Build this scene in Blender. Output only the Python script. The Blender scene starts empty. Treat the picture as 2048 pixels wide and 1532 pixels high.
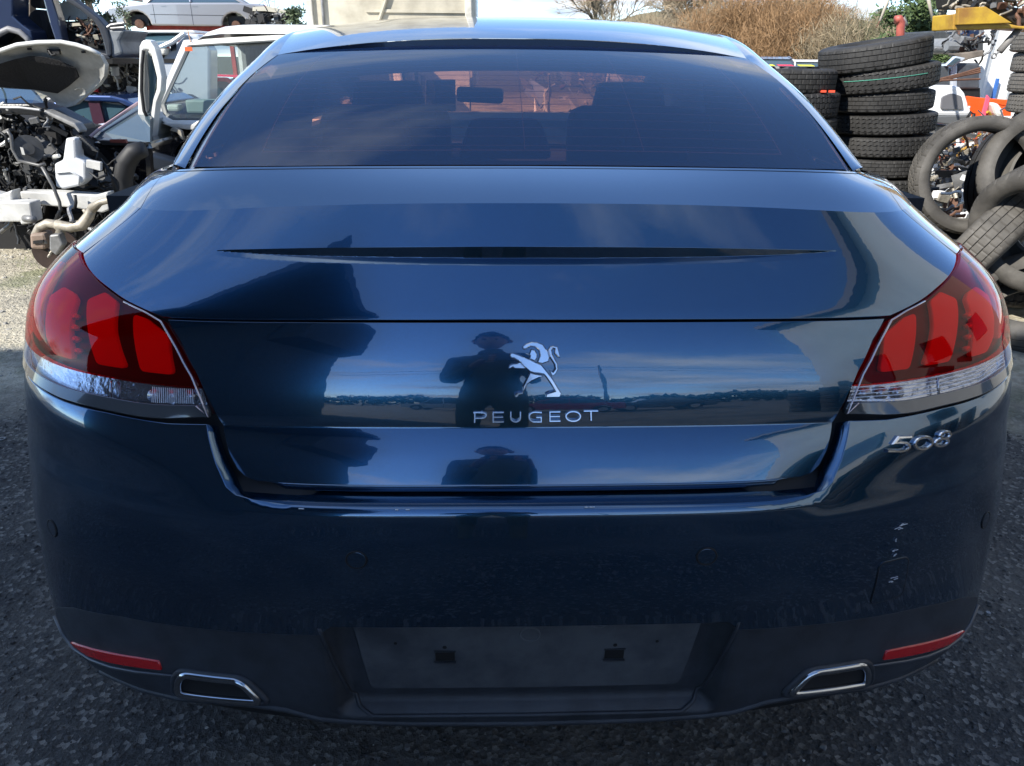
import bpy, bmesh, math, random
import numpy as np
from mathutils import Vector, Matrix, noise
from mathutils.geometry import delaunay_2d_cdt
R=math.radians
SC=bpy.context.scene
COL=SC.collection
# ---------------------------------------------------------------- camera
FPX=1480.;PCX,PCY=1024.,766.
_P=R(23.7);_Y=R(1.68);_R=R(.456);CAM=np.array([-.058,0,1.27])
cf=np.array([math.sin(_Y)*math.cos(_P),math.cos(_Y)*math.cos(_P),-math.sin(_P)])
cr=np.array([math.cos(_Y),-math.sin(_Y),0.]);cu=np.cross(cr,cf)
cr,cu=cr*math.cos(_R)+cu*math.sin(_R),cu*math.cos(_R)-cr*math.sin(_R)
cd=bpy.data.cameras.new('camera');co=bpy.data.objects.new('camera',cd);COL.objects.link(co)
cd.sensor_fit='HORIZONTAL';cd.sensor_width=36;cd.lens=36*FPX/2048;cd.clip_start=.02;cd.clip_end=3000
co.matrix_world=Matrix(((cr[0],cu[0],-cf[0],CAM[0]),(cr[1],cu[1],-cf[1],CAM[1]),(cr[2],cu[2],-cf[2],CAM[2]),(0,0,0,1)))
SC.camera=co
# ---------------------------------------------------------------- sky, sun, exposure
SUN_EL=R(37);SUN_AZ=R(230)      # the sun stands behind the camera to the left (azimuth clockwise from +y)
sundir=Vector((math.sin(SUN_AZ)*math.cos(SUN_EL),math.cos(SUN_AZ)*math.cos(SUN_EL),math.sin(SUN_EL)))
w=bpy.data.worlds.new("World");SC.world=w;w.use_nodes=True;nt=w.node_tree;nt.nodes.clear()
def nn(t,**k):
    n=nt.nodes.new(t)
    for a,b in k.items():setattr(n,a,b)
    return n
sky=nn('ShaderNodeTexSky',sky_type='NISHITA',sun_disc=False,sun_elevation=SUN_EL,sun_rotation=SUN_AZ,air_density=.7,dust_density=.02,ozone_density=1.6,altitude=900)
tc=nn('ShaderNodeTexCoord');sp=nn('ShaderNodeSeparateXYZ');nt.links.new(tc.outputs['Generated'],sp.inputs[0])
def mth(op,a,b=None):
    n=nn('ShaderNodeMath',operation=op)
    for i,v in enumerate((a,b)):
        if v is None:continue
        if isinstance(v,(int,float)):n.inputs[i].default_value=v
        else:nt.links.new(v,n.inputs[i])
    return n.outputs[0]
zz=mth('MAXIMUM',sp.outputs[2],0.0);zd=mth('ADD',zz,.16)
cx=nn('ShaderNodeCombineXYZ');nt.links.new(mth('DIVIDE',sp.outputs[0],zd),cx.inputs[0]);nt.links.new(mth('DIVIDE',sp.outputs[1],zd),cx.inputs[1]);cx.inputs[2].default_value=3.7
mp=nn('ShaderNodeMapping');mp.inputs['Scale'].default_value=(.55,1.25,1);mp.inputs['Location'].default_value=(1.3,.4,0);mp.inputs['Rotation'].default_value=(0,0,.35);nt.links.new(cx.outputs[0],mp.inputs[0])
nz=nn('ShaderNodeTexNoise');nz.inputs['Scale'].default_value=.8;nz.inputs['Detail'].default_value=9;nz.inputs['Roughness'].default_value=.56;nz.inputs['Distortion'].default_value=.35;nt.links.new(mp.outputs[0],nz.inputs['Vector'])
rp=nn('ShaderNodeValToRGB');rp.color_ramp.elements[0].position=.48;rp.color_ramp.elements[0].color=(0,0,0,1);rp.color_ramp.elements[1].position=.61;rp.color_ramp.elements[1].color=(1,1,1,1);mk=nn('ShaderNodeMapRange');mk.inputs[1].default_value=.22;mk.inputs[2].default_value=.60;mk.inputs[3].default_value=0;mk.inputs[4].default_value=.045;nt.links.new(sp.outputs[2],mk.inputs[0]);nt.links.new(mth('SUBTRACT',nz.outputs[0],mk.outputs[0]),rp.inputs[0])
nz2=nn('ShaderNodeTexNoise');nz2.inputs['Scale'].default_value=2.2;nz2.inputs['Detail'].default_value=5;nt.links.new(mp.outputs[0],nz2.inputs['Vector'])
cc=nn('ShaderNodeValToRGB');cc.color_ramp.elements[0].position=.35;cc.color_ramp.elements[0].color=(2.0,2.5,3.2,1);cc.color_ramp.elements[1].position=.62;cc.color_ramp.elements[1].color=(4.2,4.35,4.5,1);nt.links.new(nz2.outputs[0],cc.inputs[0])
mx=nn('ShaderNodeMix',data_type='RGBA');nt.links.new(rp.outputs[0],mx.inputs[0]);nt.links.new(sky.outputs[0],mx.inputs[6]);nt.links.new(cc.outputs[0],mx.inputs[7])
bg=nn('ShaderNodeBackground');bg.inputs[1].default_value=.15;ow=nn('ShaderNodeOutputWorld')
hs=nn('ShaderNodeHueSaturation');hs.inputs['Saturation'].default_value=1.06;nt.links.new(sky.outputs[0],hs.inputs['Color']);nt.links.new(hs.outputs[0],mx.inputs[6])
nt.links.new(mx.outputs[2],bg.inputs[0]);nt.links.new(bg.outputs[0],ow.inputs[0])
sl=bpy.data.lights.new('sun','SUN');sl.energy=3.9;sl.angle=R(.53);sl.color=(1,.95,.86)
so=bpy.data.objects.new('sun',sl);COL.objects.link(so);so.rotation_euler=(-sundir).to_track_quat('-Z','Y').to_euler();so.location=(0,0,20)
SC.view_settings.view_transform='Standard';SC.view_settings.look='None';SC.view_settings.gamma=1;SC.view_settings.exposure=1.2
SC.render.engine='CYCLES'
SC.cycles.max_bounces=10;SC.cycles.transparent_max_bounces=16
SC.cycles.caustics_reflective=False;SC.cycles.caustics_refractive=False
# ---------------------------------------------------------------- materials
MATS={}
def mat(name,col,rough=.5,metal=0,coat=0,var=0,vscale=8,bump=0,bscale=60,spec=.5,col2=None,emit=None,dust=0):
    if name in MATS:return MATS[name]
    m=bpy.data.materials.new(name);m.use_nodes=True;t=m.node_tree;b=t.nodes['Principled BSDF']
    b.inputs['Base Color'].default_value=(*col,1);b.inputs['Roughness'].default_value=rough;b.inputs['Metallic'].default_value=metal
    b.inputs['Specular IOR Level'].default_value=spec
    if coat:b.inputs['Coat Weight'].default_value=coat;b.inputs['Coat Roughness'].default_value=.015
    tcn=t.nodes.new('ShaderNodeTexCoord')
    if var or col2:
        n=t.nodes.new('ShaderNodeTexNoise');n.inputs['Scale'].default_value=vscale;n.inputs['Detail'].default_value=7;n.inputs['Roughness'].default_value=.62
        t.links.new(tcn.outputs['Object'],n.inputs['Vector'])
        r=t.nodes.new('ShaderNodeValToRGB');c2=col2 or tuple(c*(1-var) for c in col)
        r.color_ramp.elements[0].position=.38;r.color_ramp.elements[0].color=(*c2,1)
        r.color_ramp.elements[1].position=.62;r.color_ramp.elements[1].color=(*col,1)
        t.links.new(n.outputs[0],r.inputs[0]);t.links.new(r.outputs[0],b.inputs['Base Color'])
        q=t.nodes.new('ShaderNodeMapRange');q.inputs[3].default_value=min(1,rough+.15);q.inputs[4].default_value=max(.02,rough-.06)
        t.links.new(n.outputs[0],q.inputs[0]);t.links.new(q.outputs[0],b.inputs['Roughness'])
    if bump:
        n=t.nodes.new('ShaderNodeTexNoise');n.inputs['Scale'].default_value=bscale;n.inputs['Detail'].default_value=6
        t.links.new(tcn.outputs['Object'],n.inputs['Vector'])
        bp=t.nodes.new('ShaderNodeBump');bp.inputs['Strength'].default_value=min(1,bump);bp.inputs['Distance'].default_value=.01
        t.links.new(n.outputs[0],bp.inputs['Height']);t.links.new(bp.outputs[0],b.inputs['Normal'])
    if emit:b.inputs['Emission Color'].default_value=(*emit,1);b.inputs['Emission Strength'].default_value=1
    MATS[name]=m;return m
def glassmat(name,tint,ior=1.5,rough=.01,body=None,bodyw=0):
    m=bpy.data.materials.new(name);m.use_nodes=True;t=m.node_tree;t.nodes.clear()
    o=t.nodes.new('ShaderNodeOutputMaterial');tr=t.nodes.new('ShaderNodeBsdfTransparent');tr.inputs[0].default_value=(*tint,1)
    g=t.nodes.new('ShaderNodeBsdfGlossy');g.inputs['Roughness'].default_value=rough;fr=t.nodes.new('ShaderNodeFresnel');
    ge=t.nodes.new('ShaderNodeNewGeometry');mi=t.nodes.new('ShaderNodeMapRange');mi.inputs[3].default_value=ior;mi.inputs[4].default_value=1/ior;t.links.new(ge.outputs['Backfacing'],mi.inputs[0]);t.links.new(mi.outputs[0],fr.inputs[0])
    x=t.nodes.new('ShaderNodeMixShader');t.links.new(fr.outputs[0],x.inputs[0]);t.links.new(tr.outputs[0],x.inputs[1]);t.links.new(g.outputs[0],x.inputs[2])
    last=x
    if body:
        d=t.nodes.new('ShaderNodeBsdfDiffuse');d.inputs[0].default_value=(*body,1);y=t.nodes.new('ShaderNodeMixShader');y.inputs[0].default_value=bodyw
        t.links.new(x.outputs[0],y.inputs[1]);t.links.new(d.outputs[0],y.inputs[2]);last=y
    t.links.new(last.outputs[0],o.inputs[0]);MATS[name]=m;return m
# car paint : dark blue metallic with faint dust and orange-free coat
def paintmat():
    m=bpy.data.materials.new('navy_metallic_paint');m.use_nodes=True;t=m.node_tree;b=t.nodes['Principled BSDF']
    b.inputs['Base Color'].default_value=(.010,.036,.098,1);b.inputs['Metallic'].default_value=.9;b.inputs['Roughness'].default_value=.17
    b.inputs['Coat Weight'].default_value=1;b.inputs['Coat Roughness'].default_value=.012;b.inputs['Coat IOR'].default_value=1.85
    tcn=t.nodes.new('ShaderNodeTexCoord')
    n=t.nodes.new('ShaderNodeTexNoise');n.inputs['Scale'].default_value=900;n.inputs['Detail'].default_value=1;t.links.new(tcn.outputs['Object'],n.inputs['Vector'])
    r=t.nodes.new('ShaderNodeValToRGB');r.color_ramp.elements[0].position=.35;r.color_ramp.elements[0].color=(.010,.063,.138,1);r.color_ramp.elements[1].position=.75;r.color_ramp.elements[1].color=(.018,.094,.195,1)
    t.links.new(n.outputs[0],r.inputs[0])
    # thin road film: soft dusty specks
    n2=t.nodes.new('ShaderNodeTexNoise');n2.inputs['Scale'].default_value=7;n2.inputs['Detail'].default_value=9;n2.inputs['Roughness'].default_value=.7;t.links.new(tcn.outputs['Object'],n2.inputs['Vector'])
    q=t.nodes.new('ShaderNodeMapRange');q.inputs[1].default_value=.45;q.inputs[2].default_value=.8;q.inputs[3].default_value=0;q.inputs[4].default_value=.10;t.links.new(n2.outputs[0],q.inputs[0])
    v=t.nodes.new('ShaderNodeTexVoronoi');v.inputs['Scale'].default_value=42;t.links.new(tcn.outputs['Object'],v.inputs['Vector'])
    q2=t.nodes.new('ShaderNodeMapRange');q2.inputs[1].default_value=.05;q2.inputs[2].default_value=.035;q2.inputs[3].default_value=0;q2.inputs[4].default_value=.5;t.links.new(v.outputs['Distance'],q2.inputs[0])
    ad=t.nodes.new('ShaderNodeMath');ad.operation='MAXIMUM';t.links.new(q.outputs[0],ad.inputs[0]);t.links.new(q2.outputs[0],ad.inputs[1])
    mxx=t.nodes.new('ShaderNodeMix');mxx.data_type='RGBA';t.links.new(ad.outputs[0],mxx.inputs[0]);t.links.new(r.outputs[0],mxx.inputs[6]);mxx.inputs[7].default_value=(.16,.17,.18,1)
    t.links.new(mxx.outputs[2],b.inputs['Base Color'])
    # faint orange peel
    n3=t.nodes.new('ShaderNodeTexNoise');n3.inputs['Scale'].default_value=55;n3.inputs['Detail'].default_value=2;t.links.new(tcn.outputs['Object'],n3.inputs['Vector'])
    bp=t.nodes.new('ShaderNodeBump');bp.inputs['Strength'].default_value=.012;bp.inputs['Distance'].default_value=.004;t.links.new(n3.outputs[0],bp.inputs['Height']);t.links.new(bp.outputs[0],b.inputs['Coat Normal'])
    MATS['paint']=m;return m
PAINT=paintmat()
BLACK=mat('black_gap',(.004,.004,.005),.7)
RUB=mat('black_rubber_trim',(.012,.012,.014),.45,bump=.1,bscale=300)
PLAST=mat('grained_grey_plastic',(.034,.040,.050),.42,var=.35,vscale=14,bump=.25,bscale=900,spec=.45)
PLAST2=mat('dusty_plate_plastic',(.085,.092,.102),.5,col2=(.040,.046,.056),vscale=9,bump=.15,bscale=600)
CHROME=mat('chrome',(.86,.87,.9),.04,metal=1)
CHROME2=mat('satin_chrome',(.82,.83,.85),.2,metal=1)
DCHROME=mat('dark_chrome',(.42,.44,.47),.12,metal=1)
SEAT=mat('black_seat_fabric',(.016,.017,.02),.9,bump=.3,bscale=400)
LENS=glassmat('red_lens',(.93,.012,.045),1.38,.012)
CLEARL=glassmat('clear_lens',(.95,.96,1),1.36,.02)
WIND=glassmat('windscreen_glass',(.78,.84,.84),1.5,.01,body=(.5,.52,.5),bodyw=.03)
TINT=glassmat('tinted_rear_glass',(.74,.33,.19),2.2,.008,body=(.018,.11,.32),bodyw=.2)  # blue body colour stands in for sky reflected in the rear glass
DGLASS=mat('dark_side_glass',(.012,.016,.02),.02,spec=.9,coat=.6)
SGLASS=mat('sky_side_glass',(.05,.08,.10),.03,spec=1,coat=1)
REDPL=mat('red_reflector_plastic',(.55,.008,.012),.25,coat=.8,bump=.3,bscale=900)
CLAW=mat('red_light_guide',(1,.035,.10),.35,coat=.3)
LAMPIN=mat('lamp_housing_dark',(.05,.012,.014),.35)
SILV=mat('lamp_reflector_silver',(.42,.44,.48),.12,metal=.9,bump=.2,bscale=60)
# ---------------------------------------------------------------- object helpers
def setp(o,label=None,cat=None,group=None,kind=None):
    if label:o['label']=label
    if cat:o['category']=cat
    if group:o['group']=group
    if kind:o['kind']=kind
    return o
def thing(name,label,cat,loc=(0,0,0),group=None):
    o=bpy.data.objects.new(name,None);COL.objects.link(o);o.location=loc;o.empty_display_size=.2
    return setp(o,label,cat,group)
WM={}
def wloc(o):
    v=Vector((0,0,0))
    while o is not None:v=v+o.location;o=o.parent
    return v
def mesh_obj(name,verts,faces,m,parent=None,smooth=False,nrm=None,bev=0):
    me=bpy.data.meshes.new(name);off=wloc(parent) if parent is not None else Vector((0,0,0))
    me.from_pydata([tuple(Vector(v)-off) for v in verts],[],faces);me.update()
    if isinstance(m,(list,tuple)):
        for k in m:me.materials.append(k)
    elif m:me.materials.append(m)
    o=bpy.data.objects.new(name,me);COL.objects.link(o)
    if parent is not None:o.parent=parent
    if smooth:me.shade_smooth()
    if nrm is not None:
        me.shade_smooth();me.normals_split_custom_set_from_vertices([tuple(n) for n in nrm])
    if bev:
        bo=o.modifiers.new('b','BEVEL');bo.width=bev;bo.segments=2;bo.limit_method='ANGLE'
    return o
class MB:
    """collects shapes for one mesh"""
    def __init__(s):s.v=[];s.f=[]
    def add(s,v,f):
        k=len(s.v);s.v+=[tuple(p) for p in v];s.f+=[tuple(i+k for i in q) for q in f];return s
    def box(s,c,d,rot=None):
        x,y,z=[q/2 for q in d];P=[Vector((a*x,b*y,e*z)) for e in(-1,1) for b in(-1,1) for a in(-1,1)]
        if rot is not None:
            M=rot if isinstance(rot,Matrix) else Matrix.Rotation(rot[2],3,'Z')@Matrix.Rotation(rot[1],3,'Y')@Matrix.Rotation(rot[0],3,'X')
            P=[M@p for p in P]
        return s.add([p+Vector(c) for p in P],[(0,2,3,1),(4,5,7,6),(0,1,5,4),(2,6,7,3),(0,4,6,2),(1,3,7,5)])
    def tube(s,pts,r,n=8,cap=True):
        pts=[Vector(p) for p in pts];rr=r if isinstance(r,(list,tuple)) else [r]*len(pts)
        V=[];F=[];up=None
        for i,p in enumerate(pts):
            t=(pts[min(i+1,len(pts)-1)]-pts[max(i-1,0)]).normalized()
            if up is None:
                up=Vector((0,0,1)) if abs(t.z)<.9 else Vector((1,0,0))
            a=t.cross(up)
            if a.length<1e-5:a=t.orthogonal()
            a.normalize();b=a.cross(t).normalized();up=b
            for k in range(n):
                q=2*math.pi*k/n;V.append(p+(a*math.cos(q)+b*math.sin(q))*rr[i])
        for i in range(len(pts)-1):
            for k in range(n):F.append((i*n+k,i*n+(k+1)%n,(i+1)*n+(k+1)%n,(i+1)*n+k))
        if cap:F.append(tuple(range(n))[::-1]);F.append(tuple(range(len(V)-n,len(V))))
        return s.add(V,F)
    def prism(s,poly,vec):
        """poly: list of 3D points, extruded by vec"""
        n=len(poly);vec=Vector(vec);P=[Vector(p) for p in poly];V=P+[p+vec for p in P]
        nn_=Vector((0,0,0))
        for i in range(n):nn_+=P[i].cross(P[(i+1)%n])
        fl=nn_.dot(vec)>0
        F=[tuple(range(n))[::-1] if fl else tuple(range(n)),tuple(range(n,2*n)) if fl else tuple(range(n,2*n))[::-1]]
        for i in range(n):
            j=(i+1)%n;F.append((i,j,n+j,n+i) if fl else (j,i,n+i,n+j))
        return s.add(V,F)
    def build(s,name,m,parent=None,smooth=False,bev=0,auto=None):
        o=mesh_obj(name,s.v,s.f,m,parent,smooth,bev=bev)
        if auto:
            o.data.shade_smooth();o.data.set_sharp_from_angle(angle=R(auto))
        return o
def P3(px,py,D):
    d=cf+cr*(px-PCX)/FPX-cu*(py-PCY)/FPX
    return Vector(CAM+d*D/d[1])
def slab(name,pts,D,th,m,parent=None,bev=0,mb=False):
    """outline measured in the photograph (2048 px wide), standing at depth D with real thickness th going away"""
    P=[P3(p[0],p[1],p[2] if len(p)>2 else D) for p in pts]
    b=MB().prism(P,(0,th,0))
    return b if mb else b.build(name,m,parent,bev=bev)
def gridpatch(name,fn,us,vs,m,parent=None,flip=False,eps=1e-4,closeu=False,skirt=None,sv=True):
    V=[];N=[];F=[];nu,nv=len(us),len(vs)
    for v in vs:
        for u_ in us:
            p=np.array(fn(u_,v));V.append(p)
            du=np.array(fn(u_+eps,v))-np.array(fn(u_-eps,v))
            v2=min(v+eps,vs[-1]) if vs[-1]>vs[0] else max(v-eps,vs[-1]);v1=max(v-eps,vs[0]) if vs[-1]>vs[0] else min(v+eps,vs[0])
            dv=(np.array(fn(u_,v2))-np.array(fn(u_,v1)))*(1 if vs[-1]>vs[0] else 1)
            n=np.cross(du,dv);l=np.linalg.norm(n);n=n/l if l>1e-12 else np.array([0,0,1.])
            N.append(-n if flip else n)
    for j in range(nv-1):
        for i in range(nu-1):
            a,b,c,d=j*nu+i,j*nu+i+1,(j+1)*nu+i+1,(j+1)*nu+i
            F.append((a,d,c,b) if flip else (a,b,c,d))
    if skirt:
        ring=[i for i in range(nu)]+[j*nu+nu-1 for j in range(1,nv)]+[(nv-1)*nu+i for i in range(nu-2,-1,-1)]+[j*nu for j in range(nv-2,0,-1)]
        base=len(V);L=len(ring)
        for q,i in enumerate(ring):
            pv=V[ring[(q+1)%L]]-V[ring[q-1]];o=np.cross(pv,N[i]);l=np.linalg.norm(o);o=o/l if l>0 else o
            if flip:o=-o
            V.append(V[i]+o*.001-N[i]*.0015);N.append(N[i]*.5+o*.85)
            V.append(V[i]+o*.001-N[i]*skirt);N.append(o)
        for q in range(L):
            a,b=ring[q],ring[(q+1)%L];c=base+2*q;d=base+2*((q+1)%L)
            for f in ((a,c,d,b),(c,c+1,d+1,d)):F.append(f[::-1] if flip else f)
    return mesh_obj(name,V,F,m,parent,nrm=[n/max(1e-9,np.linalg.norm(n)) for n in N])
def lin(a,b,n):return [a+(b-a)*i/(n-1) for i in range(n)]
# ---------------------------------------------------------------- body surface of the sedan (s = lateral arc, z0 = height on the centre line)
def nspline(xs,ys):
    xs=np.array(xs,float);ys=np.array(ys,float);n=len(xs);h=np.diff(xs)
    A=np.zeros((n,n));b=np.zeros(n);A[0,0]=A[-1,-1]=1
    for i in range(1,n-1):
        A[i,i-1]=h[i-1];A[i,i]=2*(h[i-1]+h[i]);A[i,i+1]=h[i]
        b[i]=6*((ys[i+1]-ys[i])/h[i]-(ys[i]-ys[i-1])/h[i-1])
    m=np.linalg.solve(A,b)
    def f(x):
        x=min(max(x,xs[0]),xs[-1]);i=min(int(np.searchsorted(xs,x,'right'))-1,n-2);a=xs[i+1]-x;c=x-xs[i];H=h[i]
        return m[i]*a**3/(6*H)+m[i+1]*c**3/(6*H)+(ys[i]/H-m[i]*H/6)*a+(ys[i+1]/H-m[i+1]*H/6)*c
    return f
def tab(f,a,b,n=600):
    X=np.linspace(a,b,n);Y=np.array([f(x) for x in X]);d=X[1]-X[0]
    Y=Y.tolist()
    def g(x):
        t=(x-a)/d
        if t<=0:return Y[0]
        if t>=n-1:return Y[-1]
        i=int(t);t-=i
        return Y[i]*(1-t)+Y[i+1]*t
    return g
def sst(a,b,x):
    t=min(max((x-a)/(b-a),0.),1.);return t*t*(3-2*t)
KS=[0,.17,.33,.50,.65,.78,.88,.98,1.10,1.22,1.5,2.4]
AX=tab(nspline(KS,[0,.186,.36,.54,.70,.83,.91,.965,.992,1,1,1]),0,2.4,4800);AY=tab(nspline(KS,[0,.0015,.008,.040,.095,.165,.235,.32,.43,.55,.83,1.73]),0,2.4,4800)
BX=tab(nspline(KS,[0,.19,.37,.57,.73,.85,.925,.97,.992,1,1,1]),0,2.4,4800);BY=tab(nspline(KS,[0,.001,.005,.020,.062,.13,.21,.31,.43,.55,.83,1.73]),0,2.4,4800)
WZ=tab(nspline([.18,.24,.35,.55,.70,.80,.88,.93,.98,1.03,1.077],[.885,.90,.912,.915,.898,.892,.885,.866,.832,.785,.735]),.18,1.077,1500)
DROP=tab(nspline([0,.3,.5,.68,.9,1.2,2.4],[0,-.003,-.012,-.026,-.036,-.038,-.04]),0,2.4,4800)
D_low=tab(nspline([.18,.24,.30,.40,.488,.54,.60,.65,.682,.695,.702],[.945,.917,.900,.884,.871,.861,.8565,.8565,.8595,.8625,.868]),.18,.702,1500)
_NZ=[(.714,25),(.745,28),(.773,36),(.783,41),(.7830001,8.5),(.8175,12.7),(.885,21.5),(.929,27.5),(.945,32),(1.0,33.5),(1.077,33.5)]
_z=np.linspace(.714,1.077,3000);_n=np.interp(_z,[a for a,b in _NZ],[b for a,b in _NZ])
_D=.906+np.concatenate([[0],np.cumsum(np.tan(np.radians((_n[1:]+_n[:-1])/2))*np.diff(_z))])
_dA=D_low(.66)
def Dside(z):
    h=.19;t=(z-.66)/h;p0=_dA;p1=D0(.85);m0=.10*h;m1=.40*h
    return (2*t**3-3*t*t+1)*p0+(t**3-2*t*t+t)*m0+(-2*t**3+3*t*t)*p1+(t**3-t*t)*m1
def D0(z):
    if z<=.702:return D_low(z)
    if z<.714:return .868+(z-.702)/.012*.038
    t=(min(z,1.077)-.714)/(_z[1]-_z[0]);i=min(int(t),2998);t-=i
    return float(_D[i]*(1-t)+_D[i+1]*t)
def groove(z,x):
    if z<.996 or z>1.026:return 0
    w=max(0,1-(abs(x)/.455)**2.6)
    w=max(w,1e-4);zl=1.0215-.0165*w**.8;h=.72*(1.0215-zl)
    if z>1.0215:return 0
    if z>zl:return h*(1.0215-z)/(1.0215-zl)
    return h*max(0.,1-(zl-z)/.0065)
def plate(z,x):
    a=sst(.322,.288,abs(x));b=sst(.258,.286,z)
    return .034*a*b
DYB=tab(nspline([0,.10,.20,.33,.50,.65,.80,.95,1.1,2.4],[0,.0015,.006,.0155,.0275,.026,.014,.003,0,0]),0,2.4,4800)
def B(s,z0,mode=0):
    sg=-1 if s<0 else 1;a=abs(s)
    t=sst(.68,.80,z0)
    Xn=AX(a)*(1-t)+BX(a)*t;Y=AY(a)*(1-t)+BY(a)*t
    Y*=1-.34*sst(.66,.22,z0)*(1 if a>.3 else a/.3)
    x=WZ(z0)*Xn+.055*sst(1.0,1.7,a)*sst(.95,1.05,z0)
    d=D0(z0)
    if (a>.447 or mode==2) and .66<z0<.85:
        k=sst(.34,.44,a) if mode==2 else sst(.447,.56,a);d=d*(1-k)+Dside(z0)*k
    y=d+Y
    if z0>.99:y+=groove(z0,x)
    if mode==1:y+=plate(z0,x)
    z=z0+DROP(a)*sst(.86,1.077,z0)
    p=np.array([x,y,z]);q=DYB(a)*sst(.2,.45,z0)/y
    p=p+(p-np.array([0,0,1.27]))*q
    p[0]*=sg;return p

def BN(s,z,mode,lo,hi):
    e=4e-4
    du=B(s+e,z,mode)-B(s-e,z,mode);dv=B(s,min(z+e,hi),mode)-B(s,max(z-e,lo),mode)
    n=np.cross(du,dv);return n/np.linalg.norm(n)
def inpoly(p,P):
    c=False;n=len(P);x,y=p
    for i in range(n):
        x1,y1=P[i];x2,y2=P[i-1]
        if (y1>y)!=(y2>y) and x<(x2-x1)*(y-y1)/(y2-y1)+x1:c=not c
    return c
def dens(P,h):
    o=[]
    for i in range(len(P)):
        a,b=P[i],P[(i+1)%len(P)];n=max(1,int(math.hypot(b[0]-a[0],b[1]-a[1])/h))
        o+=[(a[0]+(b[0]-a[0])*k/n,a[1]+(b[1]-a[1])*k/n) for k in range(n)]
    return o
def rnd(P,idx,r=.02,n=6):
    """round corners idx of polygon"""
    o=[]
    for i,p in enumerate(P):
        if i in idx:
            a=np.array(P[i-1]);b=np.array(p);c=np.array(P[(i+1)%len(P)]);ra=min(r,np.linalg.norm(a-b)*.45,np.linalg.norm(c-b)*.45)
            q0=b+(a-b)/np.linalg.norm(a-b)*ra;q1=b+(c-b)/np.linalg.norm(c-b)*ra
            for k in range(n+1):
                t=k/n;o.append(tuple((1-t)**2*q0+2*t*(1-t)*b+t*t*q1))
        else:o.append(tuple(p))
    return o
def patch(name,outs,m,parent,off=0,step=.02,skirt=.012,mode=0,roll=.0012,mirror=False):
    """outs: list of (polygon in (s,z0), lo, hi); panel lying on the body, raised by off, with rolled rim"""
    V=[];N=[];F=[]
    if outs and isinstance(outs[0][0],(int,float)):outs=[(outs,.18,1.077)]
    for pol,lo,hi in outs:
        pol=dens(pol,step*.6)
        A=sum(pol[i-1][0]*pol[i][1]-pol[i][0]*pol[i-1][1] for i in range(len(pol)))
        if A<0:pol=pol[::-1]
        x0,x1=min(p[0] for p in pol),max(p[0] for p in pol);y0,y1=min(p[1] for p in pol),max(p[1] for p in pol)
        npl=np.array(pol);pts=[]
        yy=y0+step/2
        while yy<y1:
            xx=x0+step/2
            while xx<x1:
                if inpoly((xx,yy),pol) and ((npl-np.array([xx,yy]))**2).sum(1).min()>(step*.42)**2:pts.append((xx,yy))
                xx+=step
            yy+=step
        n=len(pol);res=delaunay_2d_cdt([Vector(p) for p in pol+pts],[(i,(i+1)%n) for i in range(n)],[list(range(n))],1,1e-6)
        k=len(V)
        P=[];Q=[]
        for p in res[0]:
            b=B(p.x,p.y,mode);q=BN(p.x,p.y,mode,lo,hi);P.append(b+q*off);Q.append(q)
        V+=P;N+=Q
        for f in res[2]:F.append(tuple(i+k for i in f))
        if skirt:
            ring=list(range(n));base=len(V)
            for q_ in range(n):
                d=P[ring[(q_+1)%n]]-P[ring[q_-1]];o=np.cross(d,Q[q_]);l=np.linalg.norm(o);o=o/l if l>0 else o
                V.append(P[q_]+o*roll-Q[q_]*roll);N.append(Q[q_]*.6+o*.8)
                V.append(P[q_]+o*roll-Q[q_]*skirt);N.append(o)
            for q_ in range(n):
                a,b=k+q_,k+(q_+1)%n;c=base+2*q_;d=base+2*((q_+1)%n)
                F+=[(a,c,d,b),(c,c+1,d+1,d)]
    # orient
    a,b,c=F[0][:3];fn=np.cross(V[b]-V[a],V[c]-V[a])
    return mesh_obj(name,V,F,m,parent,nrm=[n/max(1e-9,np.linalg.norm(n)) for n in N])
def mir(P):return [(-p[0],p[1]) for p in P]
CAR=thing('sedan','dark blue sedan with lion badge and empty plate recess, filling the middle of the yard','car',(0,3.2,0))
# inner black shell closes every gap
gridpatch('inner_shell',lambda a,b:B(a,b,1)-BN(a,b,0,.18,1.077)*.016 if True else 0,lin(-1.45,1.45,150),lin(.20,1.07,90),BLACK,CAR)
# ---- trunk lid
def ez(z):return float(np.interp(z,[.9,.931,.95,.965,.98,1.0,1.03,1.077],[.50,.536,.612,.665,.728,.812,.800,.770]))
def lidup(u_,z):
    return B(u_*ez(z),z)
lid=gridpatch('trunk_lid',lidup,lin(-1,1,141),sorted(set(lin(.9315,.992,16)+lin(.992,1.03,58)+lin(1.03,1.077,14))),PAINT,CAR,skirt=.012)
low_side=[(.525,.9265),(.497,.899),(.470,.857),(.4435,.798),(.437,.783)]
low_bot=[(.437,.783),(.4335,.748),(.427,.729),(.417,.719),(.400,.7145),(.36,.7137)]
up=[p for p in low_side]+[(x,.783) for x in (0,)]
polu=[(-a,b) for a,b in low_side[:-1]][::-1];
polU=low_side+[(-.437,.783)]+[(-a,b) for a,b in low_side[:-1]][::-1]
polL=low_bot+[(-a,b) for a,b in low_bot][::-1]
def lidlo(u_,z):
    e=float(np.interp(z,[p[1] for p in low_side][::-1],[p[0] for p in low_side][::-1]))
    return B(u_*e,z)
def lidbo(u_,z):
    e=float(np.interp(z,[.7137,.7145,.719,.729,.748,.783],[.36,.40,.417,.427,.4335,.437]))
    return B(u_*e,z)
trim=gridpatch('trunk_lid_lower_panel',lidlo,lin(-1,1,121),lin(.783,.9265,50),PAINT,CAR,skirt=.012)
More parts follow.
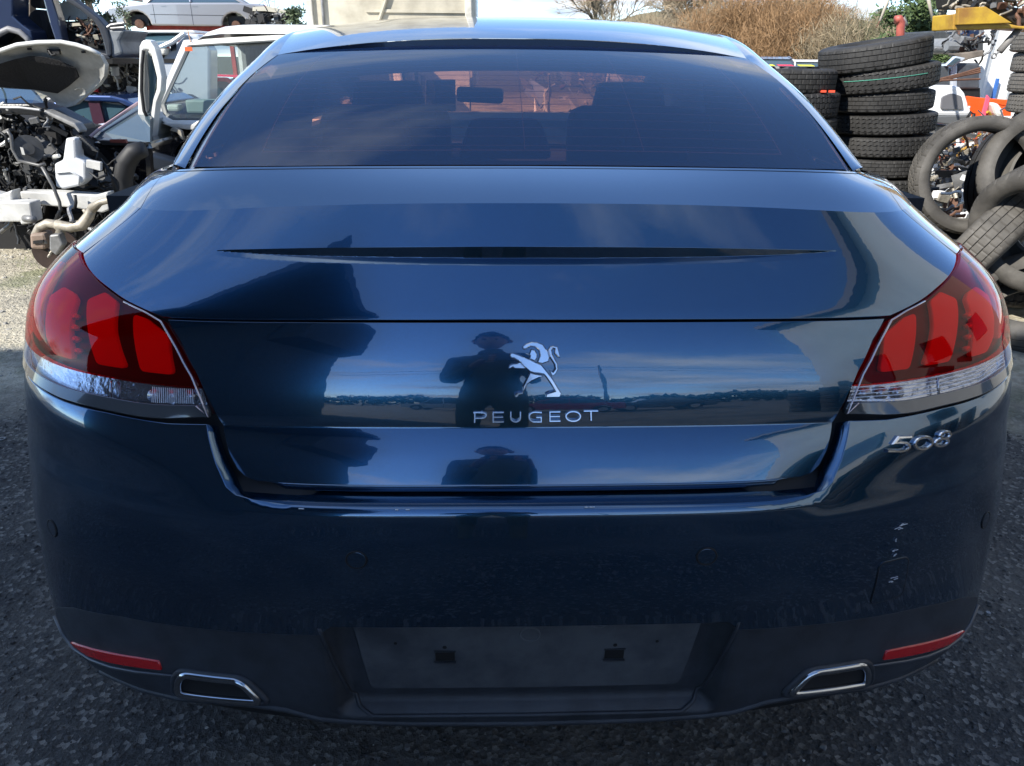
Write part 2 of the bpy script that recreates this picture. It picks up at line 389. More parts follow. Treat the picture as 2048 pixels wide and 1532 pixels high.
gridpatch('trunk_lid_lip',lidbo,lin(-1,1,121),sorted(set(lin(.7137,.7145,3)+lin(.7145,.729,9)+lin(.729,.783,20))),PAINT,trim,skirt=.012)
# ---- bumper (painted)
cut=[(.4535,.793),(.4465,.745),(.438,.717),(.425,.707),(.400,.7035),(.34,.7018)]
vt=[(.300,.487),(.322,.467),(.42,.461),(.52,.452),(.67,.434),(.80,.405),(.88,.372),(.925,.345),(.945,.318)]
bump=[(1.05,.807),(.80,.7985),(.70,.7955),(.607,.795),(.51,.791)]+cut+[(-a,b) for a,b in cut[::-1]]+[(-.51,.791),(-.607,.795),(-.70,.7955),(-.80,.7985),(-1.05,.807),(-1.2,.72),(-1.24,.5),(-1.25,.28),(-1.0,.275)]+[(-a,b) for a,b in vt[::-1]]+vt+[(1.0,.275),(1.25,.28),(1.24,.5),(1.2,.72)]
BMP=patch('rear_bumper',bump,PAINT,CAR,step=.014,skirt=.034,mode=2,roll=.0013)
# shelf of bumper top behind the lid edge
gridpatch('bumper_shelf',lambda a,t:(B(a,.700)+np.array([0,.003,-.003]))*(1-t)+(B(a,.716)+np.array([0,.012,-.018]))*t,lin(-.450,.450,90),lin(0,1,4),PAINT,BMP)
def BO(s,z):return B(s,z)
for s,z in((-.80,.563),(-.251,.622),(.249,.622),(.797,.564)):
    sn=patch('parking_sensor',[(s+.0125*math.cos(k*math.pi/8),z+.0125*math.sin(k*math.pi/8)) for k in range(16)],PAINT,BMP,off=.0015,step=.008,skirt=.006)
    ring=MB();c=[Vector(B(s+.0145*math.cos(k*math.pi/10),z+.0145*math.sin(k*math.pi/10))+BN(s,z,0,.18,.7)*.0003) for k in range(21)];ring.tube(c,.0015,6,False);ring.build('sensor_ring',BLACK,sn,smooth=True)
tow=rnd([(.541,.568),(.598,.566),(.612,.480),(.548,.479)],{0,1,2,3},.012)
tc_=patch('tow_cover',tow,PAINT,BMP,off=.0012,step=.012,skirt=.005)
tr=MB().tube([Vector(B(a,b)+BN(a,b,0,.18,.7)*.0004) for a,b in dens(tow+[tow[0]],.006)],.0013,5,False);tr.build('cover_gap',BLACK,tc_,smooth=True)
# scuffs above and on the tow cover
sc=MB();rg=random.Random(5)
for (s,z,n,w) in((.570,.628,5,.013),(.566,.582,6,.008),(.578,.525,5,.010),(.565,.604,3,.003)):
    for i in range(n):
        a=s+rg.uniform(-w,w)*.5;b=z+rg.uniform(-.006,.006);l=rg.uniform(.3,1)*w
        sc.tube([Vector(B(a-l/2,b)+BN(a,b,0,.18,.7)*.0016),Vector(B(a,b+.0012)+BN(a,b,0,.18,.7)*.002),Vector(B(a+l/2,b)+BN(a,b,0,.18,.7)*.0016)],.0006,4)
sc.build('paint_scuffs',mat('bare_scratch',(.55,.56,.58),.6),BMP)['kind']='stuff'
# ---- lower valance in grey plastic
vtop=[(-a,b-.003) for a,b in vt[::-1]]+[(a,b-.003) for a,b in vt]
vb=[(0,.236),(.20,.240),(.303,.247),(.355,.253),(.41,.276),(.47,.280),(.62,.254),(.70,.248),(.80,.254),(.88,.275),(.93,.302)]
VAL=patch('lower_valance',vb+[(a,b-.003) for a,b in vt[::-1]]+[(-a,b-.003) for a,b in vt]+[(-a,b) for a,b in vb[:0:-1]],PLAST,CAR,step=.011,skirt=.03,mode=1,roll=.003)
lip=MB();lip.tube([Vector(B(s,z,1)+np.array([0,.0015,-.0015])) for s,z in [(-a,b) for a,b in vb[8:0:-1]]+vb[:9]],.006,8);lip.build('valance_bottom_edge',PLAST,VAL,smooth=True)
_ro=[(-.318,.482),(-.310,.40),(-.300,.30),(-.285,.272),(-.262,.262),(.262,.262),(.285,.272),(.300,.30),(.310,.40),(.318,.482)]
MB().tube([Vector(B(s,z,1)+BN(s,z,1,.2,.48)*.0) for s,z in dens(_ro,.012)[:-45]],.0035,8).build('recess_rim',PLAST,VAL,smooth=True)
# plate mounting panel inside the recess
def pl(u_,v_,o):
    z=.300+v_*.176;return B(u_,z,1)+BN(0,z,1,.2,.48)*o*1.0
pm=rnd([(-.262,.305),(-.275,.474),(.272,.474),(.256,.305)],{0,1,2,3},.012)
PM=patch('plate_mount',pm,PLAST2,CAR,off=.003,step=.012,mode=1,skirt=.004,roll=.0015)
for s,z,r in((-.118,.462,.0115),(.108,.462,.0115),(0.0,.437,.0155)):
    MB().tube([Vector(B(s+r*math.cos(k*math.pi/12),z+r*math.sin(k*math.pi/12),1)+BN(s,z,1,.2,.48)*.0032) for k in range(25)],.0014,6,False).build('moulded_ring',mat('ring_grey',(.09,.095,.105),.45),PM,smooth=True)
for s in(-.135,.138):
    z=.388;q=MB();n=Vector(BN(s,z,1,.2,.48));c=Vector(B(s,z,1))+n*.0036
    ang=math.asin(max(-1,min(1,n.z)))
    q.box(c,(.031,.003,.019),(-ang,0,0));q.build('plate_clip_hole',BLACK,PM)
    q=MB().box(c+n*.0012+Vector((0,0,-.0125)),(.035,.003,.0025),(-ang,0,0)).box(c+n*.0012+Vector((0,0,.0110)),(.035,.003,.002),(-ang,0,0));q.build('clip_frame',PLAST,PM)['kind']='stuff'
    c=Vector(B(s,.408,1));MB().tube([c+n*.001,c+n*.0036],.0035,10).build('screw_hole',BLACK,PM)
for s,z in((-.212,.418),(.205,.415),(0.0,.458)):
    c=Vector(B(s,z,1));n=Vector(BN(s,z,1,.2,.48));MB().tube([c+n*.001,c+n*.0037],.0028,10).build('screw_hole',BLACK,PM)
MB().box(Vector(B(0,.345,1)),(.01,.001,.01)).build('mount_rib',PLAST,PM)
# reflectors and bright line under them, exhaust trims
for sg in(-1,1):
    rf=[(.862,.303),(.80,.320),(.74,.333),(.66,.348),(.620,.3535),(.620,.335),(.66,.327),(.74,.311),(.80,.301)]
    patch('rear_reflector',[(sg*a,b) for a,b in rf],REDPL,CAR,off=.004,step=.012,skirt=.008,mode=1)
    MB().tube([Vector(B(sg*s,z,1)+BN(sg*s,z,1,.2,.48)*.002) for s,z in[(.94,.325),(.91,.296),(.86,.287),(.80,.290),(.74,.297),(.68,.309),(.62,.322),(.575,.330)]],[.004,.004,.0038,.0036,.0034,.003,.0025,.001],8).build('valance_crease',mat('pale_plastic_edge',(.06,.065,.075),.3,spec=.7),VAL,smooth=True)  # crease tube paler and glossier than the valance plastic
    ex=rnd([(.446,.296),(.472,.347),(.575,.339),(.592,.318),(.606,.278)],{0,1,2,3,4},.015,5)
    E_=[Vector(B(sg*a,b,1)+np.array([0,-.004,0])) for a,b in dens(ex,.012)];E_.append(E_[0]);E_.append(E_[1])
    et=MB().tube(E_,.0072,10,False).build('exhaust_trim',DCHROME,CAR,smooth=True)
    patch('exhaust_opening',[(sg*a,b) for a,b in ex],BLACK,et,off=.0015,step=.015,skirt=0,mode=1)
    E2=[p+Vector((0,.004,0))+(p-Vector(B(sg*.53,.312,1)))*.16 for p in E_]
    MB().tube(E2,.006,8,False).build('trim_surround',PLAST,et,smooth=True)
# ---- tail lamps
LO=[(.83,.9985),(.726,.9775),(.650,.957),(.61,.9455),(.565,.9345),(.533,.9235),(.514,.905),(.500,.889),(.475,.852),(.463,.822),(.4545,.7975),(.51,.7960),(.607,.800),(.70,.8005),(.80,.8035),(1.00,.812),(1.15,.835),(1.19,.875),(1.15,.93),(1.05,.968),(.93,.993)]
RB=[(.4655,.8365),(.53,.8385),(.607,.8405),(.70,.841),(.80,.842),(1.0,.850),(1.165,.862)]
CB=[(.459,.8115),(.53,.812),(.607,.814),(.70,.814),(.80,.816),(1.0,.824),(1.15,.840)]
for sg in(-1,1):
    L=patch('tail_lamp',[(sg*a,b) for a,b in LO],LAMPIN,CAR,off=-.012,step=.02,skirt=.02)
    red=[p for p in LO[:9]]+RB+[(1.19,.875),(1.15,.93),(1.05,.968),(.93,.993)]
    ins=[(a,b) for a,b in red]
    patch('red_lens',[(sg*a,b) for a,b in ins],LENS,L,off=.004,step=.012,skirt=.012)
    patch('clear_lens',[(sg*a,b) for a,b in RB[::-1]+CB],CLEARL,L,off=.004,step=.012,skirt=.012)
    patch('lamp_lower_rim',[(sg*a,b) for a,b in CB[::-1]+LO[10:17]],mat('smoked_rim',(.06,.065,.07),.12,coat=1),L,off=.004,step=.012,skirt=.012)
    MB().tube([Vector(B(sg*a,b)+BN(sg*a,b,0,.18,1.0)*.0045) for a,b in dens(LO[3:11],.02)[:-8]],.0016,6).build('lens_edge_highlight',mat('edge_highlight',(.6,.5,.5),.15,metal=.6),L,smooth=True)  # pale tube draws the highlight along the inner lens edge
    for pts in([(.815,.93),(.79,.950),(.75,.948),(.728,.94),(.716,.905),(.694,.853),(.745,.851),(.775,.868),(.79,.89)],[(.70,.944),(.672,.958),(.635,.947),(.616,.905),(.586,.855),(.640,.855),(.668,.90)],[(.590,.931),(.566,.927),(.522,.905),(.508,.853),(.558,.854),(.572,.89)],[(.93,.965),(.87,.958),(.84,.93),(.82,.885),(.80,.858),(.90,.866),(.96,.90)]):
        patch('light_guide',[(sg*a,b) for a,b in rnd(pts,set(range(len(pts))),.006,3)],CLAW,L,off=-.004,step=.012,skirt=.008)
    for k in range(4):
        z=.866+k*.0165;s=.682+k*.0085
        n=Vector(BN(sg*s,z,0,.18,1.0));c=Vector(B(sg*s,z))
        MB().tube([c-n*.014,c-n*.002],[.0035,.0055],12).build('lamp_bulb',mat('led_chip',(.8,.12,.10),.2,metal=.4),L,smooth=True)
    patch('silver_bowl',[(sg*a,b) for a,b in RB[::-1]+CB],SILV,L,off=-.007,step=.015,skirt=0)
    rb=MB()
    if sg>0:
        for k in range(5):
            t=(k+.6)/5.4
            rb.tube([Vector(B(sg*(c[0]*(1-t)+d[0]*t),c[1]*(1-t)+d[1]*t)+BN(sg*c[0],c[1],0,.18,1)*.002) for c,d in zip(RB,CB)][:6],.0006,4)
    else:
        for k in range(26):
            s=.535-.0028*k if k<22 else .6+.01*k
            rb.tube([Vector(B(-s,.815)+BN(-s,.82,0,.18,1)*.0),Vector(B(-s,.835)+BN(-s,.82,0,.18,1)*.0)],.0005,4)
    rb.build('lens_ribs',mat('rib_white',(.8,.82,.85),.2),L)['kind']='stuff'
    for k in range(3):
        s=sg*(.482+.026*k);z=.824;n=Vector(BN(s,z,0,.18,1));c=Vector(B(s,z));MB().tube([c-n*.008,c-n*.001],[.006,.010],14).build('lamp_bulb',SILV,L,smooth=True)
    s=sg*.605;MB().tube([Vector(B(s,.815)+BN(s,.82,0,.18,1)*.001),Vector(B(s,.836)+BN(s,.82,0,.18,1)*.001)],.0022,6).build('lens_divider',SILV,L,smooth=True)
# ---- quarter panels, behind / beside the lamps and up to the shoulder
for sg in(-1,1):
    def qz(u_,t):
        lo=float(np.interp(abs(u_),[.85,.93,1.05,1.16,1.2,1.55],[1.0025,.997,.973,.935,.86,.86]));z=lo+(1.077-lo)*t
        return B(sg*abs(u_) if abs(u_)>.0 else 0,z)
    # strip between lid seam and silhouettes
    def qf(a,t):
        s0=.8195-.045*t;s=s0+(1.55-s0)*a;lo=float(np.interp(s,[.80,.85,.93,1.05,1.16,1.2,1.55],[1.002,1.001,.996,.972,.934,.86,.86]))
        return B(sg*s,lo+(1.077-lo)*t)
    gridpatch('quarter_panel',qf,lin(0,1,60),lin(0,1,26),PAINT,CAR,flip=sg<0,skirt=.012)
    gridpatch('side_skin',lambda s,t:B(sg*s,.28+.575*t),lin(1.205,2.3,40),lin(0,1,20),PAINT,CAR,flip=sg<0)
# ---- deck between lip and rear glass
IK=[0,.33,.60,.77,1.0,1.3,1.8,2.4]
IX=nspline(IK,[0,.28,.53,.64,.712,.738,.742,.744]);IY=nspline(IK,[1.265,1.270,1.305,1.40,1.60,1.88,2.30,2.85]);IZ=nspline(IK,[1.1065,1.1045,1.096,1.080,1.062,1.052,1.047,1.045])
def deck(s,t):
    sg=-1 if s<0 else 1;a=abs(s);o=B(a,1.077);i=np.array([IX(a),IY(a),IZ(a)])
    p=o*(1-t)+i*t;p=p+np.array([0,0,(.0015+.010*sst(.45,1.0,a))*math.sin(math.pi*t)+ .0*t])
    p[0]*=sg;return p
dk=gridpatch('trunk_deck',deck,lin(-.77,.77,130),lin(0,.93,26),PAINT,lid)
for sg in(-1,1):gridpatch('shoulder',lambda s,t:deck(sg*abs(s),t),lin(.772,2.3,50),lin(0,1,20),PAINT,CAR,flip=sg<0)
gridpatch('deck_edge_strip',lambda s,t:deck(s,.945+.055*t),lin(-.77,.77,120),lin(0,1,4),PAINT,CAR)
MB().tube([Vector(deck(s,.9375)-np.array([0,0,.003])) for s in lin(-.77,.77,80)],.0035,6).build('lid_seam',BLACK,CAR,smooth=True)
# ---- glass house
def gb(u_):a=abs(u_)*.572;return np.array([math.copysign(a,u_),1.272+.055*(a/.56)**2.6,1.1075-.0125*(a/.56)**2.2])
def gt(u_):a=abs(u_)*.578;return np.array([math.copysign(a,u_),1.955+.045*(a/.57)**2.4,1.2985-.024*(a/.57)**2.3])
def rg_(u_,t):
    p=gb(u_)*(1-t)+gt(u_)*t;p[2]+=.020*math.sin(math.pi*t);p[0]*=1+.012*math.sin(math.pi*t);return p
GL=gridpatch('rear_window',rg_,lin(-1,1,90),lin(0,1,40),TINT,CAR)
# ceramic border band + heater lines
hl=MB()
for k in range(17):
    t=.10+.78*k/16;hl.tube([Vector(rg_(u_,t)+np.array([0,.0015,-.0015])) for u_ in lin(-.80-.02*t,.80+.02*t,24)],.00045,3,False)
for uu in(-.80,.80):hl.tube([Vector(rg_(uu*(1-.02*t),t)+np.array([0,.0015,-.0015])) for t in lin(.08,.90,12)],.0011,4,False)
hl.tube([Vector(rg_(u_,.075)+np.array([0,.0015,-.0015])) for u_ in lin(-.8,.8,30)],.0009,4,False);hl.tube([Vector(rg_(u_,.905)+np.array([0,.0015,-.0015])) for u_ in lin(-.8,.8,30)],.0009,4,False)
for uu in(.0,.36):hl.tube([Vector(rg_(uu,t)+np.array([0,.0015,-.0015])) for t in lin(.08,.9,8)],.0006,4,False)
setp(hl.build('heater_lines',mat('heater_line',(.30,.34,.42),.5),GL),kind='stuff')
rail=[(.652,1.46,1.072),(.702,1.62,1.080),(.710,1.78,1.128),(.700,1.95,1.187),(.682,2.12,1.245),(.660,2.30,1.306),(.645,2.6,1.348),(.635,2.95,1.358),(.645,3.3,1.33),(.66,3.55,1.30),(.70,3.95,1.17),(.74,4.25,1.06)]
_rt=lin(0,1,len(rail))
NR=len(rail)-1;RX,RY,RZ=[nspline(_rt,[p[k] for p in rail]) for k in range(3)]
def rl(t):return np.array([RX(t),RY(t),RZ(t)])
def gside(t):  # glass side edge, t 0..1 bottom to top
    return rg_(1,t)
def rq(s):
    c=gside(1)+(rl(.40)-gside(1))*.05;e=rl(.54);m=np.array([.630,2.34,1.336]);return c*(1-s)**2+2*m*s*(1-s)+e*s*s
for sg in(-1,1):
    mm=np.array([sg,1,1])
    # painted pillar strip next to the glass, its dark reflection put in as colour
    def ps(t,w_):
        g=gside(t);r_=rl(t*.40) ;mid=g+(r_-g)*(.42*(1-t)**.8+.05)
        return (g*(1-w_)+mid*w_+np.array([0,.004,-.004]))*mm
    gridpatch('pillar_dark_reflection',ps,lin(0,1,30),lin(0,1,4),mat('pillar_dark',(.006,.012,.028),.18,coat=.6),CAR,flip=sg>0)
    def pw(t,w_):
        if t<=1:
            g=gside(t);r_=rl(t*.40);mid=g+(r_-g)*(.42*(1-t)**.8+.05)
        else:
            mid=rq((t-1)/.4);r_=rl(.40+(t-1)/.4*.14)
        p=mid*(1-w_)+r_*w_;return (p+np.array([.010,-.012,.012])*math.sin(math.pi*w_)*.8*max(0,1-max(0,t-1)/.4))*mm
    gridpatch('rear_pillar',pw,lin(0,1,40)+lin(1.02,1.4,12),lin(0,1,8),PAINT,CAR,flip=sg>0)
    # side glass and rail, from rail down and out to the belt
    def sg_(t,w_):
        r_=rl(t);b=np.array([r_[0]+.012+(.753-r_[0])*sst(.02,.2,t),r_[1],min(r_[2]-.01,1.045)]);p=r_*(1-w_)+b*w_;p[0]+=.025*math.sin(math.pi*w_);return p*mm
    gridpatch('side_window',sg_,lin(.16,1,40),lin(.12,1,6),DGLASS,CAR,flip=sg>0)
    gridpatch('roof_rail',sg_,lin(0,1,50),lin(0,.12,3),PAINT,CAR,flip=sg>0)
    MB().tube([Vector(rl(t)*mm+np.array([.004*sg,0,-.006])) for t in lin(.03,1,50)],.006,6).build('window_chrome',DCHROME,CAR,smooth=True)
# roof: cross-sections between the rails
def roof(u_,t):
    r_=rq(t/.3) if t<.3 else rl(.54+(t-.3)*.24/.7);yc=1.968+(3.28-1.968)*t;zc=1.3155+.150*t*1.31/1.31-.118*t*t*.62
    yl=1.31*t;zc=1.3135+.205*yl-.135*yl*yl
    a=abs(u_);e=r_.copy();x=e[0]*a;k=a**2.6
    y=yc*(1-k)+e[1]*k if a<1 else e[1];z=zc-(zc-e[2])*(a**2.4)
    return np.array([math.copysign(x,u_),y,z])
gridpatch('roof',roof,lin(-1,1,80),lin(0,1,40),PAINT,CAR)
def rl2(u_,t):  # strip between glass top and roof edge, spoiler shadow put in as dark colour
    a=gt(u_)+np.array([0,.006,-.004]);b=roof(u_,0)+np.array([0,0,-.001]);return a*(1-t)+b*t
gridpatch('roof_edge_shade',rl2,lin(-1,1,60),lin(0,1,4),mat('pillar_dark',(0,0,0)),CAR)
gridpatch('headliner',lambda u_,t:roof(u_*.97,t)-np.array([0,0,.072]),lin(-1,1,12),lin(0,1,6),mat('headliner',(.06,.06,.06),.9),CAR)
def ws(u_,t):
    a=roof(u_,1)*(1-t)+np.array([u_*.72,4.22-.10*u_*u_,.87])*t;a[2]+=.03*math.sin(math.pi*t);return a
gridpatch('windscreen',ws,lin(-1,1,30),lin(0,1,12),WIND,CAR)
# bonnet, flanks and nose
def hood(u_,t):
    y=4.1+1.35*t;hw=.80-.10*t*t;z=.86-.05*t-.12*t**3;return np.array([u_*hw,y-.12*u_*u_*(1+t),z-.06*abs(u_)**3])
gridpatch('bonnet',hood,lin(-1,1,30),lin(0,1,16),PAINT,CAR)
def flank(sg):
    V=[];F=[];ys=lin(2.6,5.45,58);zs=lin(.26,.93,16)
    for y in ys:
        for z in zs:
            w_=.915-.13*sst(.9,1.04,z)-.16*max(0,(y-4.7)/.75)**2;V.append((sg*w_,y,z))
    for i in range(len(ys)-1):
        for j in range(len(zs)-1):
            yc=(ys[i]+ys[i+1])/2;zc=(zs[j]+zs[j+1])/2
            if math.hypot(yc-4.72,zc-.33)<.37:continue
            a=i*len(zs)+j;F.append((a,a+1,a+1+len(zs),a+len(zs)) if sg<0 else (a,a+len(zs),a+1+len(zs),a+1))
    mesh_obj('side_panel',V,F,PAINT,CAR,smooth=True)
for sg in(-1,1):flank(sg)
MB().box((0,5.42,.62),(1.5,.14,.62)).build('front_bumper',PAINT,CAR,bev=.05)
MB().box((0,3.5,.25),(1.5,4.0,.08)).build('underbody',BLACK,CAR)
MB().box((0,1.35,.36),(1.2,.5,.12)).box((0,1.25,.30),(.5,.3,.12)).build('rear_silencer',BLACK,CAR)
# interior
MB().box((0,1.66,1.02),(1.2,.60,.02)).build('parcel_shelf',SEAT,CAR)
MB().box((0,2.05,.74),(1.25,.12,.55),(-.15,0,0)).build('rear_bench',SEAT,CAR,bev=.03)
def headrest(x,y,z,w_,h,d=.10):
    b=MB().prism([(x-w_/2,y,z),(x-w_*.36,y,z+h),(x+w_*.36,y,z+h),(x+w_/2,y,z)],(0,d,0));o=b.build('headrest',SEAT,CAR,bev=.02);return o
headrest(-.02,2.06,1.02,.26,.10);headrest(-.40,2.06,1.045,.27,.10);headrest(.42,2.06,1.045,.27,.10)
for x in(-.44,.46):
    MB().box((x,2.92,.80),(.46,.14,.62),(-.12,0,0)).build('front_seat',SEAT,CAR,bev=.05)
    headrest(x,2.92,1.0,.32,.19)
MB().box((-.105,3.38,1.125),(.20,.03,.062),(0,.04,0)).build('interior_mirror',mat('mirror_back',(.01,.01,.012),.5),CAR,bev=.02)
MB().box((0,4.0,.76),(1.35,.35,.14)).build('dashboard',SEAT,CAR,bev=.04)
MB().box((0,3.1,.45),(1.5,3.2,.1)).build('cabin_floor',SEAT,CAR)
for sg in(-1,1):
    MB().box((sg*.76,3.1,.75),(.06,3.3,.55)).build('door_trim',SEAT,CAR)
    MB().prism([(sg*.62,1.6,1.05),(sg*.57,2.05,1.24),(sg*.55,2.35,1.30),(sg*.60,2.35,1.05)],(sg*.03,0,0)).build('pillar_lining',SEAT,CAR)
# wheels
def wheel(x,y,z,r,wd,parent,name='wheel'):
    b=MB();n=40
    prof=[(r*.62,-wd*.42),(r*.70,-wd*.5),(r*.93,-wd*.48),(r,-wd*.36),(r,wd*.36),(r*.93,wd*.48),(r*.70,wd*.5),(r*.62,wd*.42)]
    V=[(x+q[1],y+q[0]*math.cos(2*math.pi*k/n),z+q[0]*math.sin(2*math.pi*k/n)) for k in range(n) for q in prof];m_=len(prof)
    F=[(k*m_+i,k*m_+i+1,((k+1)%n)*m_+i+1,((k+1)%n)*m_+i) for k in range(n) for i in range(m_-1)]
    o=mesh_obj(name,V,F,RUB,parent,smooth=True)
    b=MB();b.tube([(x-wd*.3,y,z),(x+wd*.3,y,z)],r*.16,12)
    for k in range(5):
        a=2*math.pi*k/5;b.box((x+math.copysign(wd*.34,x),y+math.cos(a)*r*.36,z+math.sin(a)*r*.36),(.02,r*.55,.05),(a,0,0))
    b.build('rim',mat('alloy',(.5,.5,.52),.3,metal=.8),o)
for x in(-.80,.80):
    for y in(1.98,4.72):wheel(x,y,.33,.33,.22,CAR)
# ---- badge and lettering on the lower lid panel and bumper
def onlid(x,z,o=0):
    return Vector(B(x,z)+BN(x,z,0,.784,.93)*o)
def relief(name,pts,conv,m,parent,h=.005,bv=.0016):
    """closed outline -> raised bevelled plate following the panel"""
    A=sum(pts[i-1][0]*pts[i][1]-pts[i][0]*pts[i-1][1] for i in range(len(pts)))
    if A>0:pts=pts[::-1]
    n=len(pts);res=delaunay_2d_cdt([Vector(p) for p in pts],[(i,(i+1)%n) for i in range(n)],[list(range(n))],1,1e-6)
    C_=[Vector(p) for p in pts];ins=[]
    for i in range(n):
        a,b,c=C_[i-1],C_[i],C_[(i+1)%n];e1=(b-a).normalized();e2=(c-b).normalized();nr=Vector((e1.y,-e1.x))+Vector((e2.y,-e2.x))
        if nr.length<1e-6:nr=Vector((e1.y,-e1.x))
        ins.append(nr.normalized())
    return res,ins,pts
def crest(name,polys,conv,scale,m,parent,h=.005):
    V=[];F=[]
    for pts in polys:
        A=sum(pts[i-1][0]*pts[i][1]-pts[i][0]*pts[i-1][1] for i in range(len(pts)))
        if A<0:pts=pts[::-1]
        n=len(pts);P=[Vector(p) for p in pts];inn=[]
        for i in range(n):
            a,b,c=P[i-1],P[i],P[(i+1)%n];e1=(b-a).normalized();e2=(c-b).normalized();nr=Vector((-e1.y,e1.x))+Vector((-e2.y,e2.x))
            inn.append(nr.normalized() if nr.length>1e-6 else Vector((-e1.y,e1.x)))
        res=delaunay_2d_cdt(P,[(i,(i+1)%n) for i in range(n)],[list(range(n))],1,1e-6)
        if len(res[0])!=n:continue
        k=len(V);bw=.0008/scale
        bw2=bw*2.3
        V+=[conv(p.x,p.y,0) for p in P];V+=[conv(p.x,p.y,h*.6) for p in P];V+=[conv(p.x+q.x*bw,p.y+q.y*bw,h) for p,q in zip(P,inn)];V+=[conv(p.x+q.x*bw2,p.y+q.y*bw2,h*1.28) for p,q in zip(P,inn)]
        for i in range(n):
            j=(i+1)%n
            F+=[(k+i,k+j,k+n+j,k+n+i),(k+n+i,k+n+j,k+2*n+j,k+2*n+i),(k+2*n+i,k+2*n+j,k+3*n+j,k+3*n+i)]
        for f in res[2]:F.append(tuple(k+3*n+i for i in f))
    me=mesh_obj(name,V,F,m,parent);bm=bmesh.new();bm.from_mesh(me.data);bmesh.ops.recalc_face_normals(bm,faces=bm.faces);bm.to_mesh(me.data);bm.free();return me
# lion outline in a local drawing grid
def lconv(X,Y,o):return onlid(((850+X/4.551)-1063)*.000712,.865-((640+Y/4.551)-740)*.00066,o*(.75+(Y-190)/510*1.1) if o>0 else 0)
LION=[[(752,322),(758,302),(780,291),(835,308),(940,352),(1010,385),(1048,402),(1095,460),(1145,525),(1195,610),(1226,662),(1210,700),(1080,700),(1082,668),(1115,652),(1165,642),(1125,580),(1085,520),(1062,492),(1020,482),(975,478),(935,465),(890,425),(850,378),(795,345),(770,345)],
[(868,240),(900,215),(960,195),(1010,199),(1060,218),(1085,255),(1108,285),(1120,335),(1112,375),(1050,397),(1005,380),(1028,320),(1020,275),(985,245),(945,240),(895,268),(878,262)],
[(895,292),(935,300),(950,262),(985,268),(1005,300),(1008,340),(985,372),(935,348),(940,320),(905,312)],
[(742,438),(748,408),(775,392),(855,382),(890,415),(905,438),(800,440),(785,425),(765,440)],
[(940,470),(980,482),(1058,496),(1060,512),(1020,522),(960,550),(920,580),(890,645),(882,670),(845,680),(830,700),(800,700),(798,672),(825,650),(870,645),(872,600)],
[(1115,452),(1146,466),(1166,438),(1160,402),(1118,335),(1104,270),(1120,240),(1155,230),(1194,238),(1218,340),(1196,338),(1162,304),(1164,262),(1150,258),(1142,270),(1148,312),(1192,392),(1197,447),(1174,490),(1140,510)]]
EMB=crest('lion_badge',LION,lconv,.00016,CHROME2,CAR,.0055)
# shadow-gap base for the badge
def ribbon(name,strokes,conv,wd,m,parent,h=.0028):
    """letter strokes -> raised bars with bevelled top (wd in local units, conv maps local units to the panel)"""
    V=[];F=[]
    for st in strokes:
        P=[Vector(p) for p in st];closed=(P[0]-P[-1]).length<1e-6;n=len(P)
        if closed:P=P[:-1];n-=1
        L=[];
        for i in range(n):
            a=P[i-1] if (i>0 or closed) else P[i];c=P[(i+1)%n] if (i<n-1 or closed) else P[i]
            t=(c-a).normalized();nr=Vector((-t.y,t.x));k=1
            if 0<i<n-1 or closed:
                e=(P[i]-a).normalized();k=1/max(.5,abs(nr.dot(Vector((-e.y,e.x)))))
            q=P[i]
            if not closed and i==0:q=q-t*0
            L.append((q,nr*k))
        b=len(V)
        for q,nr in L:
            for w_,o in((-.5,0),(-.5,h*.6),(-.28,h),(.28,h),(.5,h*.6),(.5,0)):
                r_=q+nr*w_*wd;V.append(conv(r_.x,r_.y,o))
        m_=6
        for i in range(n if closed else n-1):
            j=(i+1)%n
            for k in range(5):F.append((b+i*m_+k,b+j*m_+k,b+j*m_+k+1,b+i*m_+k+1))
        if not closed:F.append(tuple(b+k for k in range(6)));F.append(tuple(b+(n-1)*m_+k for k in range(6))[::-1])
    o=mesh_obj(name,V,F,m,parent);bm=bmesh.new();bm.from_mesh(o.data);bmesh.ops.recalc_face_normals(bm,faces=bm.faces);bm.to_mesh(o.data);bm.free();return o
def arc(cx_,cy_,rx,ry,a0,a1,n=14):return [(cx_+rx*math.cos(R(a0+(a1-a0)*k/n)),cy_+ry*math.sin(R(a0+(a1-a0)*k/n))) for k in range(n+1)]
# local grid = crop pixels measured on the lettering, y down
def tconv(X,Y,o):return onlid(((850+X/4.551)-1063)*.000712,.802-((640+Y/4.551)-834)*.00067,o+(Y-838)*.00004 if o>0 else 0)
GLY=[('P',[[(440,942),(440,849)],[(428,849),(500,849)]+arc(500,875,44,26,-90,90)+[(440,901)]]),
('E',[[(705,849),(607,849),(607,936),(705,936)],[(607,892),(698,892)]]),
('U',[[(768,843),(768,895)]+arc(812,898,44,38,180,0)+[(856,843)]]),
('G',[arc(990,892,56,44,-35,-270)[0:0]+[(1050,852),(1000,848)]+arc(985,892,50,44,-90,-270)+[(1045,936),(1045,895),(1000,895)]]),
('E',[[(1220,846),(1125,846),(1125,930),(1220,930)],[(1125,888),(1215,888)]]),
('O',[arc(1338,888,66,44,0,360,28)]),
('T',[[(1435,840),(1568,840)],[(1502,840),(1502,928)]])]
for g,st in GLY:
    ribbon('letter_%s'%g.lower(),st,tconv,17,CHROME2,CAR,.0026)
def nconv(X,Y,o):
    s=.513+(X-540)*.000338;z=.7565-(Y-1278)*.000238-(X-715)*.000045
    return Vector(B(s,z,2)+BN(s,z,2,.67,.79)*o)
